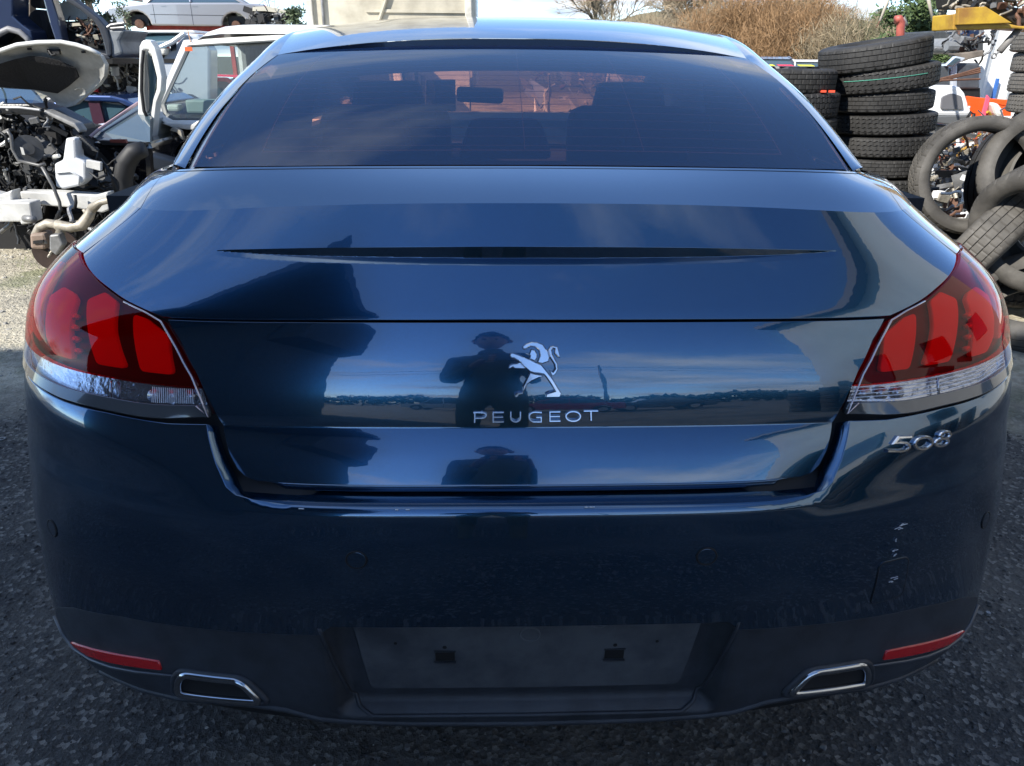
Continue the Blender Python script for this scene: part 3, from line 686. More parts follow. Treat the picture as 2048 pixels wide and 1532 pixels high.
for g,st in(('five',[[(655,1248),(588,1254),(572,1288),(600,1280)]+arc(612,1305,46,24,-80,100)+[(548,1330)]]),('zero',[arc(735,1283,50,34,0,360,26)]),('eight',[arc(856,1240,33,19,0,360,18),arc(848,1281,42,23,0,360,20)])):
    ribbon('numeral_%s'%g,st,nconv,18,CHROME2,CAR,.0052)
# ================================================================ THE YARD
rng=random.Random(11)
# ---- ground
def groundmat():
    m=bpy.data.materials.new('yard_ground');m.use_nodes=True;t=m.node_tree;b=t.nodes['Principled BSDF'];N=t.nodes.new;Lk=t.links.new
    tcn=N('ShaderNodeTexCoord');sx=N('ShaderNodeSeparateXYZ');Lk(tcn.outputs['Object'],sx.inputs[0])
    def noise_(s,d=8,r=.6):
        n=N('ShaderNodeTexNoise');n.inputs['Scale'].default_value=s;n.inputs['Detail'].default_value=d;n.inputs['Roughness'].default_value=r;Lk(tcn.outputs['Object'],n.inputs['Vector']);return n.outputs[0]
    def ramp(v,*st):
        r=N('ShaderNodeValToRGB');e=r.color_ramp.elements
        while len(e)<len(st):e.new(.5)
        for q,(p,c) in zip(e,st):q.position=p;q.color=(*c,1)
        Lk(v,r.inputs[0]);return r.outputs[0]
    def mix(f_,a,c,bt='MIX'):
        x=N('ShaderNodeMix');x.data_type='RGBA';x.blend_type=bt
        for i,v in((0,f_),(6,a),(7,c)):
            if isinstance(v,(int,float)):x.inputs[i].default_value=v
            elif isinstance(v,tuple):x.inputs[i].default_value=(*v,1)
            else:Lk(v,x.inputs[i])
        return x.outputs[2]
    v=N('ShaderNodeTexVoronoi');v.inputs['Scale'].default_value=95;Lk(tcn.outputs['Object'],v.inputs['Vector'])
    v2=N('ShaderNodeTexVoronoi');v2.inputs['Scale'].default_value=38;Lk(tcn.outputs['Object'],v2.inputs['Vector'])
    asph=ramp(noise_(180,4,.7),(.3,(.020,.021,.022)),(.55,(.05,.05,.05)),(.72,(.12,.115,.11)))
    chip=N('ShaderNodeSeparateColor');Lk(v.outputs['Color'],chip.inputs[0])
    asph=mix(ramp(chip.outputs[0],(.72,(0,0,0)),(.95,(.9,.9,.9))),asph,(.23,.22,.20))
    asph=mix(ramp(noise_(1.3,6),(.40,(0,0,0)),(.66,(.75,.75,.75))),asph,(.15,.137,.118))
    asph=mix(ramp(noise_(.55,3),(.52,(0,0,0)),(.6,(.55,.55,.55))),asph,(.016,.016,.018))
    dirt=ramp(noise_(26,9,.7),(.3,(.30,.26,.19)),(.5,(.50,.45,.34)),(.7,(.64,.58,.46)))
    dirt=mix(ramp(noise_(2.1,6),(.50,(0,0,0)),(.62,(.7,.7,.7))),dirt,(.15,.17,.075))
    dirt=mix(ramp(noise_(.8,6),(.45,(0,0,0)),(.6,(.6,.6,.6))),dirt,(.12,.115,.105))
    yy=N('ShaderNodeMath');yy.operation='ADD';n1=noise_(1.7,7);sc=N('ShaderNodeMath');sc.operation='MULTIPLY';sc.inputs[1].default_value=2.2;Lk(n1,sc.inputs[0]);Lk(sx.outputs[1],yy.inputs[0]);Lk(sc.outputs[0],yy.inputs[1])
    mr=N('ShaderNodeMapRange');mr.inputs[1].default_value=3.5;mr.inputs[2].default_value=4.2;Lk(yy.outputs[0],mr.inputs[0])
    # only ahead of the car is dirt; behind the camera tarmac again
    col=mix(mr.outputs[0],asph,dirt)
    far=N('ShaderNodeMapRange');far.inputs[1].default_value=22;far.inputs[2].default_value=34;Lk(sx.outputs[1],far.inputs[0])
    col=mix(far.outputs[0],col,(.09,.085,.045))
    Lk(col,b.inputs['Base Color']);b.inputs['Roughness'].default_value=.75;b.inputs['Specular IOR Level'].default_value=.35
    ad=N('ShaderNodeMath');ad.operation='ADD';s2=N('ShaderNodeMath');s2.operation='MULTIPLY';s2.inputs[1].default_value=1.6;Lk(v2.outputs['Distance'],s2.inputs[0])
    Lk(v.outputs['Distance'],ad.inputs[0]);Lk(s2.outputs[0],ad.inputs[1])
    a2=N('ShaderNodeMath');a2.operation='ADD';Lk(ad.outputs[0],a2.inputs[0]);Lk(noise_(300,3),a2.inputs[1])
    bp=N('ShaderNodeBump');bp.inputs['Strength'].default_value=.9;bp.inputs['Distance'].default_value=.008;Lk(a2.outputs[0],bp.inputs['Height']);Lk(bp.outputs[0],b.inputs['Normal'])
    return m
GM=groundmat()
gx=[-900,-300,-120,-60]+[x for x in range(-40,41,4)]+[60,120,300,900];gy=[-900,-300,-100,-50]+[y for y in range(-40,61,4)]+[90,200,600,1500]
V=[(x,y,0) for y in gy for x in gx];nx=len(gx)
setp(mesh_obj('ground',V,[(j*nx+i,j*nx+i+1,(j+1)*nx+i+1,(j+1)*nx+i) for j in range(len(gy)-1) for i in range(nx-1)],GM),kind='structure')
# loose stones: real little stones lying on the tarmac and the dirt
def stones(name,n,x0,x1,y0,y1,r0,r1,m,seed):
    g=random.Random(seed);V=[];F=[]
    for i in range(n):
        x=g.uniform(x0,x1);y=g.uniform(y0,y1);r=r0+(r1-r0)*g.random()**3;k=len(V);h=r*g.uniform(.3,.8);a0=g.uniform(0,6)
        for q in range(5):
            a=a0+q*1.2566+g.uniform(-.25,.25);rr=r*g.uniform(.7,1.25);V.append((x+rr*math.cos(a),y+rr*math.sin(a),-.001))
        for q in range(5):
            a=a0+q*1.2566+g.uniform(-.25,.25);rr=r*g.uniform(.35,.8);V.append((x+rr*math.cos(a),y+rr*math.sin(a),h*g.uniform(.7,1.1)))
        F.append(tuple(range(k+5,k+10)))
        for q in range(5):F.append((k+q,k+(q+1)%5,k+5+(q+1)%5,k+5+q))
    return setp(mesh_obj(name,V,F,m),kind='stuff')
g1=mat('grey_stone',(.13,.125,.12),.8,var=.6,vscale=30)
g2=mat('dark_stone',(.035,.035,.036),.6,var=.5,vscale=30)
g3=mat('pale_stone',(.42,.40,.36),.8,var=.4,vscale=30)
setp(stones('gravel',20000,-1.9,1.9,-.4,2.9,.002,.0075,g2,1),'dark stone chips in the tarmac around the car','gravel')
setp(stones('gravel',10000,-1.9,1.9,-.4,2.9,.002,.009,g1,2),'grey stone chips in the tarmac around the car','gravel')
setp(stones('gravel',500,-2,2.2,.8,3,.0015,.005,g3,3),'pale flecks of grit scattered over the dark tarmac','gravel')
setp(stones('gravel',5000,-5.5,5.5,2.9,7,.004,.018,g3,4),'sunlit pale grit on the dirt of the yard','gravel')
# ---- tyres
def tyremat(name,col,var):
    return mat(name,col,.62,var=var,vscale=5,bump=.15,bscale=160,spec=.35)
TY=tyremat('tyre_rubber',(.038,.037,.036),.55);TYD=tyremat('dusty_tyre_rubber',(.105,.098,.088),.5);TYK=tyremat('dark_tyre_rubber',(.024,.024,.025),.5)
_ty={}
def tyremesh(style,Ro,wd,ri):
    key=(style,Ro,wd,ri)
    if key in _ty:return _ty[key]
    h=wd/2;N=336
    gr=[-.62,-.22,.22,.62] if style!='wide' else [-.66,-.33,0,.33,.66]
    prof=[(ri,-h*.72,0),(ri+.008,-h*.86,0),(ri+(Ro-ri)*.22,-h*.97,0),(ri+(Ro-ri)*.45,-h*1.05,0),(ri+(Ro-ri)*.62,-h*1.04,0),(ri+(Ro-ri)*.80,-h*.99,0),(Ro-.013,-h*.93,1),(Ro-.004,-h*.84,1)]
    for i,a in enumerate(gr):
        w_=.035
        prof+=[(Ro-.002*abs(a),h*(a-w_)*.84/.84,2+i),(Ro-.010,h*(a-w_*.7),9),(Ro-.010,h*(a+w_*.7),9),(Ro-.002*abs(a),h*(a+w_),3+i)]
    prof+=[(Ro-.004,h*.84,7),(Ro-.013,h*.93,7),(ri+(Ro-ri)*.80,h*.99,0),(ri+(Ro-ri)*.62,h*1.04,0),(ri+(Ro-ri)*.45,h*1.05,0),(ri+(Ro-ri)*.22,h*.97,0),(ri+.008,h*.86,0),(ri,h*.72,0)]
    prof+=[(ri+.012,h*.66,0),(Ro-.022,h*.80,0),(Ro-.018,0,0),(Ro-.022,-h*.80,0),(ri+.012,-h*.66,0)]
    V=[];F=[];m_=len(prof)
    for k in range(N):
        a=2*math.pi*k/N;ca,sa=math.cos(a),math.sin(a)
        for (r_,z,b) in prof:
            if b and b!=9:
                ph=(k+b*5)%(11 if b in(1,2,7) else 8) if style!='zig' else (k+b*4)%7
                if style=='rib':
                    cut=(ph==0 and b in(1,2,7))
                else:cut=ph==0
                if cut:r_-=(.006 if b in(1,2,7) else .0035)
                z+=.0035*math.sin(k*2*math.pi/6+b) if style=='zig' and 1<b<7 else 0
            V.append((r_*ca,r_*sa,z))
    for k in range(N):
        j=(k+1)%N
        for i in range(m_):
            q=(i+1)%m_;F.append((k*m_+i,j*m_+i,j*m_+q,k*m_+q))
    me=bpy.data.meshes.new('tyre');me.from_pydata(V,[],F);me.update();me.shade_smooth();me.set_sharp_from_angle(angle=R(38));_ty[key]=me;return me
def tyre(label,c,axis,Ro=.32,wd=.19,ri=.20,style='block',m=TY,group=None,spin=0):
    src=tyremesh(style,Ro,wd,ri);me=src
    if src.materials and src.materials[0]!=m:
        key=(src.name,m.name)
        if key not in _ty:
            me=src.copy();me.materials.clear();me.materials.append(m);_ty[key]=me
        me=_ty[key]
    elif not src.materials:src.materials.append(m)
    o=bpy.data.objects.new('tyre',me);COL.objects.link(o);o.location=c
    q=Vector(axis).to_track_quat('Z','Y');o.rotation_mode='QUATERNION';o.rotation_quaternion=q@Matrix.Rotation(spin,3,'Z').to_quaternion()
    return setp(o,label,'tyre',group)
def atx(px,py,D,dD):  # x from the picture at depth D+dD (centre), z from the near rim at D
    return P3(px,py,D+dD).x,P3(px,py,D).z
ords=['topmost','second','third','fourth','fifth','sixth','seventh','lowest']
# tall stack
tall=[(1750,80,137,.318,(.16,0,1),'road worn chunky tread, tilted to the right','block'),(1762,133,182,.325,(.13,.0,1),'wide zigzag tread with a thin green line','zig'),(1760,184,226,.305,(.055,0,1),'','block'),(1763,230,272,.31,(.05,0,1),'','zig'),(1760,276,318,.31,(.04,0,1),'','zig'),(1752,322,360,.295,(.03,0,1),'','block'),(1748,364,404,.295,(.02,0,1),'','zig'),(1748,408,450,.30,(0,0,1),'','rib')]
for i,(px,y0,y1,ro,ax,d,st) in enumerate(tall):
    Dn=4.55;zt=P3(px,y0,Dn).z;zb=P3(px,y1,Dn).z;zc=(zt+zb)/2+.0;wd=(zt-zb)*.985;x=P3(px,(y0+y1)/2,Dn+.32).x
    ax=(-ax[0],0,1)
    t=tyre('%s tyre of the tall stack right of the sedan%s'%(ords[i],(', '+['chunky tread','zigzag tread'][i]) if i<2 else ''),(x,Dn+.33,zc),ax,ro,wd,ro*.62,st,TY,'tyres in the tall stack',spin=i*.7)
    if i==1:
        g=MB();c=Vector((x,Dn+.33,zc));up=Vector(ax).normalized();r_=ro+.0015
        e1=Vector((0,-1,0));e2=up.cross(e1).normalized()
        g.tube([c+up*(wd*.12)+(e1*math.cos(a)+e2*math.sin(a))*r_ for a in lin(-1.1,.4,24)],.0022,4)
        o=g.build('paint_line',mat('green_line',(.08,.30,.22),.6));o.parent=t;o.matrix_parent_inverse=t.matrix_world.inverted() if False else Matrix.LocRotScale(t.location,t.rotation_quaternion,None).inverted()
TZ0=P3(1748,450,4.55).z
tyre('tyre at the foot of the tall stack, mostly hidden by the sedan',(P3(1745,470,4.87).x,4.88,TZ0/2+.0),(0,0,1),.31,TZ0*.98,.2,'rib',TY,'tyres in the tall stack')
# shorter stack beside it
sh=[(1578,138,190,.335,'block'),(1584,186,240,.335,'zig'),(1580,241,283,.33,'rib'),(1577,285,330,.33,'block'),(1575,331,380,.33,'zig'),(1575,381,430,.33,'rib')]
for i,(px,y0,y1,ro,st) in enumerate(sh):
    Dn=4.45;ro-=.035;px-=8;zt=P3(px,y0,Dn).z;zb=P3(px,y1,Dn).z
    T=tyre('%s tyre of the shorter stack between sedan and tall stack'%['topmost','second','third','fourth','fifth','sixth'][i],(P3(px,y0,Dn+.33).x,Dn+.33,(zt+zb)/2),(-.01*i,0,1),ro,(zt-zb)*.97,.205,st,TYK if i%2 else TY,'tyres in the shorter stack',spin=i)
    if i==0:
        zc=zt+.004;X=T.location.x
        MB().tube([(X,Dn+.33,zt-.03),(X,Dn+.33,zt+.012)],[.21,.19],24).build('wheel_cover',mat('wheel_black',(.02,.02,.022),.35),None)
        wc=bpy.data.objects['wheel_cover'];setp(wc,'black steel wheel disc lying on top of the shorter tyre stack','wheel disc')
        for dx,c,nm in((-.17,(.75,.72,.02),'yellow_sticker'),(-.06,(.7,.03,.06),'red_sticker'),(.06,(.75,.72,.02),'yellow_sticker')):
            q=MB().box((X+dx,Dn+.17,zt+.018),(.085,.05,.002),(.12,0,0)).build(nm,mat(nm,c,.5));setp(q,'small %s label on the black wheel disc%s'%(nm.split('_')[0],{-.17:', left one',-.06:' between the yellow ones',.06:', right one'}[dx]),'label')
    if i==1:
        for k,dx in enumerate((.0,.05)):
            q=MB().box((T.location.x+.1+dx,Dn+.06,zt+.008),(.03,.02,.012)).build('plastic_clip',mat('orange_clip',(.75,.09,.04),.5));setp(q,'%s tiny orange clip on the second tyre of the shorter stack'%['left','right'][k],'clip','orange clips')
# big leaning tyre and the pile
def tyrepx(label,px,py,D,axis,Ro,wd,ri,st,m,grp='loose tyres piled right of the sedan',spin=0):
    return tyre(label,P3(px,py,D),axis,Ro,wd,ri,st,m,grp,spin)
tyrepx('big low profile tyre leaning upright, its open hole facing the camera',1948,352,4.18,(.30,1,-.10),.318,.215,.238,'wide',TYD)
tyrepx('smaller upright tyre seen through the hole of the big leaning one',2010,352,4.62,(-.55,1,-.02),.28,.19,.20,'rib',TYK)
tyrepx('tyre with dusty chunky tread lying slanted right of the tail lamp',1985,478,3.85,(-.62,.62,.50),.31,.20,.20,'block',TYD)
tyrepx('wide ribbed tyre leaning over the pile at the right edge',2085,455,3.55,(.86,.42,.28),.315,.235,.21,'wide',TYD)
tyrepx('tyre lying nearly flat at the foot of the pile, sidewall up',2078,610,3.45,(-.42,-.25,.86),.33,.20,.215,'rib',TYD)
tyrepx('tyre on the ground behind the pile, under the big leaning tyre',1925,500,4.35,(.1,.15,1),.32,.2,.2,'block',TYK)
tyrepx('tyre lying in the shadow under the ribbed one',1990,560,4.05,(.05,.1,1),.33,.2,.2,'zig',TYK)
tyrepx('tyre fragment of chunky tread above the ribbed tyre, right edge',2085,330,3.9,(.9,.3,-.3),.30,.20,.2,'block',TYD)
for i in range(7):
    y0=62+i*42.5;D=6.1;cx=2118-[0,0,8,12,4,2,0][i]
    tyre('%s tyre of the stack at the right edge, against the white container'%['topmost','second','third','fourth','fifth','sixth','seventh'][i],(P3(cx,y0,D+.3).x,D+.3,(P3(cx,y0,D).z+P3(cx,y0+41,D).z)/2),(0,0,1),.31,P3(cx,y0,D).z-P3(cx,y0+41,D).z,.2,['block','zig'][i%2],TYD,'tyres stacked at the right edge')
b_=P3(2118,62+7*42.5,6.1).z
for i in range(3):tyre('tyre low in the right edge stack, %s'%['at its foot','second from its foot','third from its foot'][i],(P3(2118,300,6.4).x,6.4,b_*(i+.5)/3),(0,0,1),.31,b_/3.1,.2,'block',TYD,'tyres stacked at the right edge')
# ---- generic car with outline taken from its side
def xf(M,mb):mb.v=[tuple(M@Vector(p)) for p in mb.v];return mb
def car(name,label,loc,rz,L,Wd,H,m,cat='car',wheels=True,group=None,glass=SGLASS,tail=(.5,.01,.01),sink=0):
    root=thing(name,label,cat,loc,group);M=Matrix.Translation(Vector(loc))@Matrix.Rotation(rz,4,'Z')
    r=.33;xa,xb=-L*.31,L*.29
    def arch(x):return [(x+ (r+.05)*math.cos(R(a)),.30+(r+.05)*math.sin(R(a))) for a in range(180,-1,-20)]
    low=[(-L/2,.35),(-L/2+.02,.68),(-L/2+.12,.78),(-L*.22,.92),(L*.30,.96),(L/2-.05,.92),(L/2,.70),(L/2-.02,.34)]+arch(xb)[::-1]+arch(xa)[::-1]
    b=MB().prism([(p[0],-Wd/2,p[1]) for p in low],(0,Wd,0));xf(M,b).build('body',m,root,bev=.05)
    gh=[(-L*.24,.90),(-L*.10,H-.05),(0,H),(L*.16,H-.02),(L*.36,.93)]
    gw=Wd*.80
    V=[]
    for sg in(-1,1):
        for i,(x,z) in enumerate(gh):V.append((x,sg*(Wd*.47 if z<1 else gw/2),z))
    n=5;g=MB();g.add(V,[(0,1,6,5),(3,4,9,8),(0,4,3,2,1),(5,6,7,8,9)]);xf(M,g).build('window_glass',glass,root)
    rf=MB();V=[]
    for sg in(-1,1):
        for x,z in((-L*.115,H-.055),(0,H+.01),(L*.165,H-.01)):V.append((x,sg*(gw/2+.01),z))
    rf.add(V,[(0,1,4,3),(1,2,5,4)]);rf.add([(p[0],p[1],p[2]-.04) for p in V],[(0,3,4,1),(1,4,5,2)])
    for sg in(-1,1):
        for a,c in((gh[0],gh[1]),(gh[1],gh[2]),(gh[2],gh[3]),(gh[3],gh[4]),((.03*L,.95),(.02*L,H))):
            rf.tube([(a[0],sg*(Wd*.475 if a[1]<1 else gw/2+.005),a[1]),(c[0],sg*(Wd*.475 if c[1]<1 else gw/2+.005),c[1])],.032,6)
    xf(M,rf).build('roof',m,root)
    for sg in(-1,1):
        q=MB().box((L/2-.06,sg*(Wd/2-.16),.82),(.14,.30,.14));xf(M,q).build('tail_light',mat('tail_red_%d'%int(tail[0]*100),tail,.2,coat=1),root,bev=.02)
        q=MB().box((-L/2+.12,sg*(Wd/2-.2),.68),(.2,.34,.13));xf(M,q).build('headlight',mat('headlight_grey',(.5,.52,.55),.15,coat=1),root,bev=.02)
        for x in(-L*.02+.35,-L*.02-.55):
            q=MB().box((x,sg*(Wd/2+.004),.84),(.14,.02,.02));xf(M,q).build('door_handle',m,root)
        q=MB();q.box((L*.03,sg*(Wd/2+.001),.62),(.008,.01,.58));q.box((-L*.20,sg*(Wd/2+.001),.62),(.008,.01,.50));q.box((0,sg*(Wd/2+.001),.60),(L*.45,.01,.012));xf(M,q).build('door_gap',BLACK,root)
    for x in(xa,xb):
        if wheels:
            for sg in(-1,1):
                q=MB().tube([(x,sg*(Wd/2-.20),.31),(x,sg*(Wd/2-.01),.31)],.31,24);o=xf(M,q).build('wheel',RUB,root)
                q=MB().tube([(x,sg*(Wd/2-.02),.31),(x,sg*(Wd/2+.005),.31)],.19,16);xf(M,q).build('rim',mat('alloy',(.5,.5,.52),.3,metal=.8),o)
        else:
            q=MB().box((x,0,.45),(.5,Wd*.72,.3));xf(M,q).build('wheel_well',mat('rusty_well',(.06,.04,.03),.8),root)
            for sg in(-1,1):
                q=MB().tube([(x,sg*(Wd/2-.25),.34),(x,sg*(Wd/2-.12),.34)],.13,14);xf(M,q).build('brake_drum',mat('rust_brown',(.14,.07,.045),.8,var=.5),root)
    return root
def clutter(name,x0,x1,z0,z1,y0,y1,n,mats,parent,seed,smin=.02,smax=.14):
    g=random.Random(seed)
    for mi,m in enumerate(mats):
        b=MB()
        for i in range(n//len(mats)):
            c=(g.uniform(x0,x1),g.uniform(y0,y1),g.uniform(z0,z1));k=g.random();s=g.uniform(smin,smax)*.8
            if k<.16:b.box(c,(s*g.uniform(.5,1.2),s*g.uniform(.3,.8),s*g.uniform(.3,.9)),(g.uniform(-.3,.3),g.uniform(-.3,.3),g.uniform(-.5,.5)))
            elif k<.34:b.box(c,(s*g.uniform(.8,1.6),s*.10,s*g.uniform(.25,.8)),(g.uniform(-.9,.9),g.uniform(-.9,.9),g.uniform(-.6,.6)))
            elif k<.80:
                p=Vector(c);d=Vector((g.gauss(0,1),g.gauss(0,.4),g.gauss(0,1))).normalized();pts=[p]
                for q in range(7):
                    d=(d+Vector((g.gauss(0,.5),g.gauss(0,.2),g.gauss(0,.5)))).normalized();pts.append(pts[-1]+d*s*.45)
                b.tube(pts,g.uniform(.004,.013)*(1+s),6)
            else:
                d=Vector((g.uniform(-1,1),g.uniform(-1,1),g.uniform(-1,1))).normalized()*s*.35;r0=s*g.uniform(.15,.34);v=Vector(c)
                b.tube([v-d,v-d*.3,v-d*.3,v+d*.4,v+d*.4,v+d],[r0*.8,r0*.8,r0,r0,r0*.6,r0*.6],12)
        o=b.build(name,m,parent);setp(o,kind='stuff')
DARKM=mat('dark_metal',(.02,.021,.023),.5,metal=.3);GREYM=mat('grey_cast_metal',(.28,.28,.28),.45,metal=.5,var=.5);WHITEP=mat('white_body_paint',(.74,.74,.71),.35,coat=.4,var=.18,vscale=4);WHITED=mat('dirty_white_primer',(.62,.62,.60),.5,var=.35,vscale=5)
BRN=mat('rust_brown',(.14,.07,.045),.8,var=.5);BEI=mat('tarnished_alloy',(.42,.38,.31),.5,metal=.3,var=.5,vscale=14);BLU=mat('blue_car_paint',(.02,.05,.16),.25,metal=.4,coat=1);NAV=mat('navy_shell_paint',(.018,.03,.07),.3,coat=1);SILP=mat('silver_car_paint',(.42,.41,.42),.28,metal=.6,coat=1)
GRYP=mat('dark_grey_car_paint',(.05,.055,.07),.3,coat=.8);LGB=mat('pale_blue_grey_paint',(.42,.47,.53),.35,coat=.6);REDM=mat('red_rack_steel',(.38,.045,.03),.6,var=.4)
FABR=mat('black_insulation_felt',(.012,.012,.014),.95,bump=.6,bscale=90)
# ---- left: stripped white van front with raised bonnet
W=thing('wrecked_van','stripped white van with bonnet raised and bare engine bay, left edge','van',(P3(100,480,5.3).x,5.3,0))
bo=[(-70,122,5.05),(-40,110,5.02),(0,104,5.0),(34,92,4.97),(76,87,4.96),(122,86,4.95),(153,92,4.96),(178,100,4.97),(200,111,4.98),(210,129,5.02),(208,152,5.08),(196,170,5.13),(176,187,5.18),(151,209,5.25),(132,215,5.28),(114,209,5.28),(95,192,5.24),(66,180,5.2),(0,176,5.2),(-70,176,5.2)]
def dished(name,pts,m,parent,th,bulge,ins=.0,base=None,pull=0):
    """panel with a rolled rim: outline, inner ring pushed away, closed back"""
    P=[P3(*p) for p in pts];c=sum(P,Vector())/len(P);n=len(P)
    V=list(P)+[p+(c-p)*.05+Vector((0,bulge*.6,0)) for p in P]+[p+(c-p)*.14+Vector((0,bulge,0)) for p in P]+[p+Vector((0,th,0))*1+(c-p)*.0 for p in P]
    F=[]
    for i in range(n):
        j=(i+1)%n;F+=[(i,j,n+j,n+i),(n+i,n+j,2*n+j,2*n+i),(j,i,3*n+i,3*n+j)]
    F.append(tuple(range(2*n,3*n)));F.append(tuple(range(3*n,4*n))[::-1])
    o=mesh_obj(name,V,F,m,parent);bm=bmesh.new();bm.from_mesh(o.data);bmesh.ops.recalc_face_normals(bm,faces=bm.faces);bm.to_mesh(o.data);bm.free();o.data.shade_smooth();o.data.set_sharp_from_angle(angle=R(45));return o
BON=dished('bonnet',bo,mat('bonnet_underside_primer',(.50,.50,.48),.45,var=.35,vscale=6,bump=.1),W,.05,.02)
ti=[(-70,140,5.0),(0,127,4.99),(34,117,4.99),(59,112,4.98),(85,113,4.98),(119,121,4.99),(151,136,5.01),(158,154,5.06),(136,173,5.13),(114,187,5.2),(95,184,5.2),(64,179,5.19),(0,174,5.18),(-70,174,5.18)]
slab('bonnet_insulation',[(a,b,c+.012) for a,b,c in ti],5,.012,FABR,BON,bev=.004)
rib=mat('bonnet_underside_primer',(0,0,0))
for pts in([(122,104),(152,113),(178,132),(184,150),(175,168)],[(165,140),(190,128)],[(150,178),(172,172)],[(20,110),(60,103),(100,105)]):
    MB().tube([P3(a,b,5.02+ (b-100)*.0022) for a,b in pts],.009,6).build('pressed_rib',rib,BON,smooth=True)
for a,b in((59,98),(167,104)):MB().box(P3(a,b,4.985),(.02,.012,.012)).build('rubber_stop',BLACK,BON)
MB().box(P3(108,103,4.99),(.07,.02,.03)).tube([P3(96,99,4.98),P3(104,110,4.97),P3(112,108,4.97)],.006).build('bonnet_catch',DARKM,BON)
MB().tube([P3(x,y,4.955) for x,y in((-70,119),(-40,108),(0,102),(34,90),(76,85),(122,84),(153,90),(178,98),(200,109))],.013,8).build('bonnet_front_lip',WHITEP,BON,smooth=True)
slab('windscreen',[(-70,176,5.45),(60,177,5.5),(72,190,5.4),(92,216,5.25),(60,214,5.2),(-70,205,5.2)],5.4,.03,SGLASS,W)
slab('scuttle_panel',[(-70,207,5.15),(60,208,5.15),(90,218,5.15),(150,250,5.15),(158,262,5.15),(120,248,5.15),(60,230,5.15),(-70,226,5.15)],5.1,.25,mat('scuttle_black',(.015,.016,.018),.35,bump=.2,bscale=40),W,bev=.01)
MB().tube([P3(-60,214,5.08),P3(40,215,5.08),P3(80,220,5.08)],.008).build('wiper_arm',mat('wiper_grey',(.35,.36,.38),.4),W)
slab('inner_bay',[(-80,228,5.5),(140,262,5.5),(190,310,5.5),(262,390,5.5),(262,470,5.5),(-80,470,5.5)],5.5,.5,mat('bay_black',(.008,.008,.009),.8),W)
slab('fender_rail',[(88,219),(150,247),(161,262),(158,267),(148,256),(86,226)],5.1,.1,mat('bay_white',(.35,.35,.35),.5,var=.5),W,bev=.01)
BAYG=mat('bay_dark_grey',(.07,.072,.075),.5,var=.5)
x0,x1=P3(-60,300,5.3).x,P3(150,300,5.3).x
clutter('engine_clutter',x1,P3(245,300,5.3).x,.22,.55,5.15,5.45,150,[DARKM,BAYG,mat('bay_black',(0,0,0)),DARKM],W,13,.03,.12)
clutter('engine_clutter',x0,x1,.25,.90,5.15,5.45,420,[DARKM,BAYG,mat('bay_black',(0,0,0)),DARKM,mat('bay_black',(0,0,0))],W,3,.03,.15)
clutter('engine_clutter',x0,P3(130,300,5.2).x,.45,.95,5.02,5.2,90,[GREYM,BAYG,DARKM,WHITED,BAYG],W,4,.015,.07)
bot=[(131,276),(150,276),(152,315),(170,324),(171,360),(158,372),(127,379),(111,374),(108,328),(125,320)]
WB=slab('washer_bottle',bot,4.92,.11,mat('milky_plastic',(.62,.64,.66),.4,var=.12,vscale=6),W,bev=.012)
MB().tube([P3(112,345,4.912),P3(140,343,4.912),P3(158,352,4.912),P3(158,370,4.912)],.006).build('moulded_edge',mat('milky_plastic',(0,0,0)),WB,smooth=True)
slab('front_crossmember',[(38,383),(110,384),(190,390),(215,384),(219,420),(205,426),(150,416),(45,408)],4.95,.10,WHITED,W,bev=.01)
slab('bumper_bracket',[(-60,402),(38,404),(60,405),(66,446),(42,450),(40,444),(-60,444)],4.72,.12,WHITED,W,bev=.01)
MB().tube([P3(50,437,4.70),P3(68,439,4.66)],.022,12).build('towing_eye',GREYM,W,smooth=True)
slab('bumper_bracket',[(-60,374),(0,390),(24,380),(24,403),(-60,403)],4.78,.1,WHITED,W,bev=.01)
slab('strut_bracket',[(172,319),(201,325),(201,342),(172,335)],4.9,.03,WHITED,W,bev=.004)
slab('vent_grille',[(151,270),(163,272),(192,300),(186,312),(170,305)],5.0,.03,BLACK,W)
for k in range(9):
    a=(154+k*3.6,274+k*3.2);MB().tube([P3(a[0],a[1],4.98),P3(a[0]+13,a[1]+4,4.98)],.004,4).build('grille_slat',BAYG,W)
for pts,r_ in(([(14,261),(22,271),(25,298),(37,321),(78,331),(90,328)],.011),([(0,264),(12,272),(14,295)],.009),([(84,333),(106,372),(119,404),(121,419),(110,443)],.011),([(30,384),(28,420),(20,450),(0,465)],.012),([(150,390),(152,405),(150,418)],.01),([(180,345),(195,357),(212,350)],.008)):
    MB().tube([P3(a,b,4.9) for a,b in pts],r_,8).build('hose',mat('hose_grey',(.11,.11,.11),.4) if r_>.0105 else DARKM,W,smooth=True)
MB().tube([P3(57,298,5.0),P3(57,298,4.94)],.085,24).tube([P3(57,298,4.96),P3(57,298,4.92)],.035,16).build('brake_servo',BAYG,W)
slab('white_tag',[(40,294),(46,296),(50,310),(44,309)],4.9,.004,WHITED,W)
slab('underbody',[(-80,440),(60,455),(200,430),(262,420),(262,490),(60,500),(-80,500)],5.3,1.5,mat('bay_black',(0,0,0)),W)
MB().tube([P3(a,b,5.1) for a,b in((288,298),(268,304),(252,325),(245,352),(246,385),(258,415))],[.05,.06,.065,.065,.06,.05],12).build('wheel_liner',mat('liner_grey',(.012,.013,.016),.6),W,smooth=True)
for k in range(5):MB().tube([P3(200+k*9,318+k*10,5.05),P3(225+k*5,350+k*12,5.05),P3(232+k*3,395+k*6,5.05)],.011,6).build('hose',DARKM,W,smooth=True)
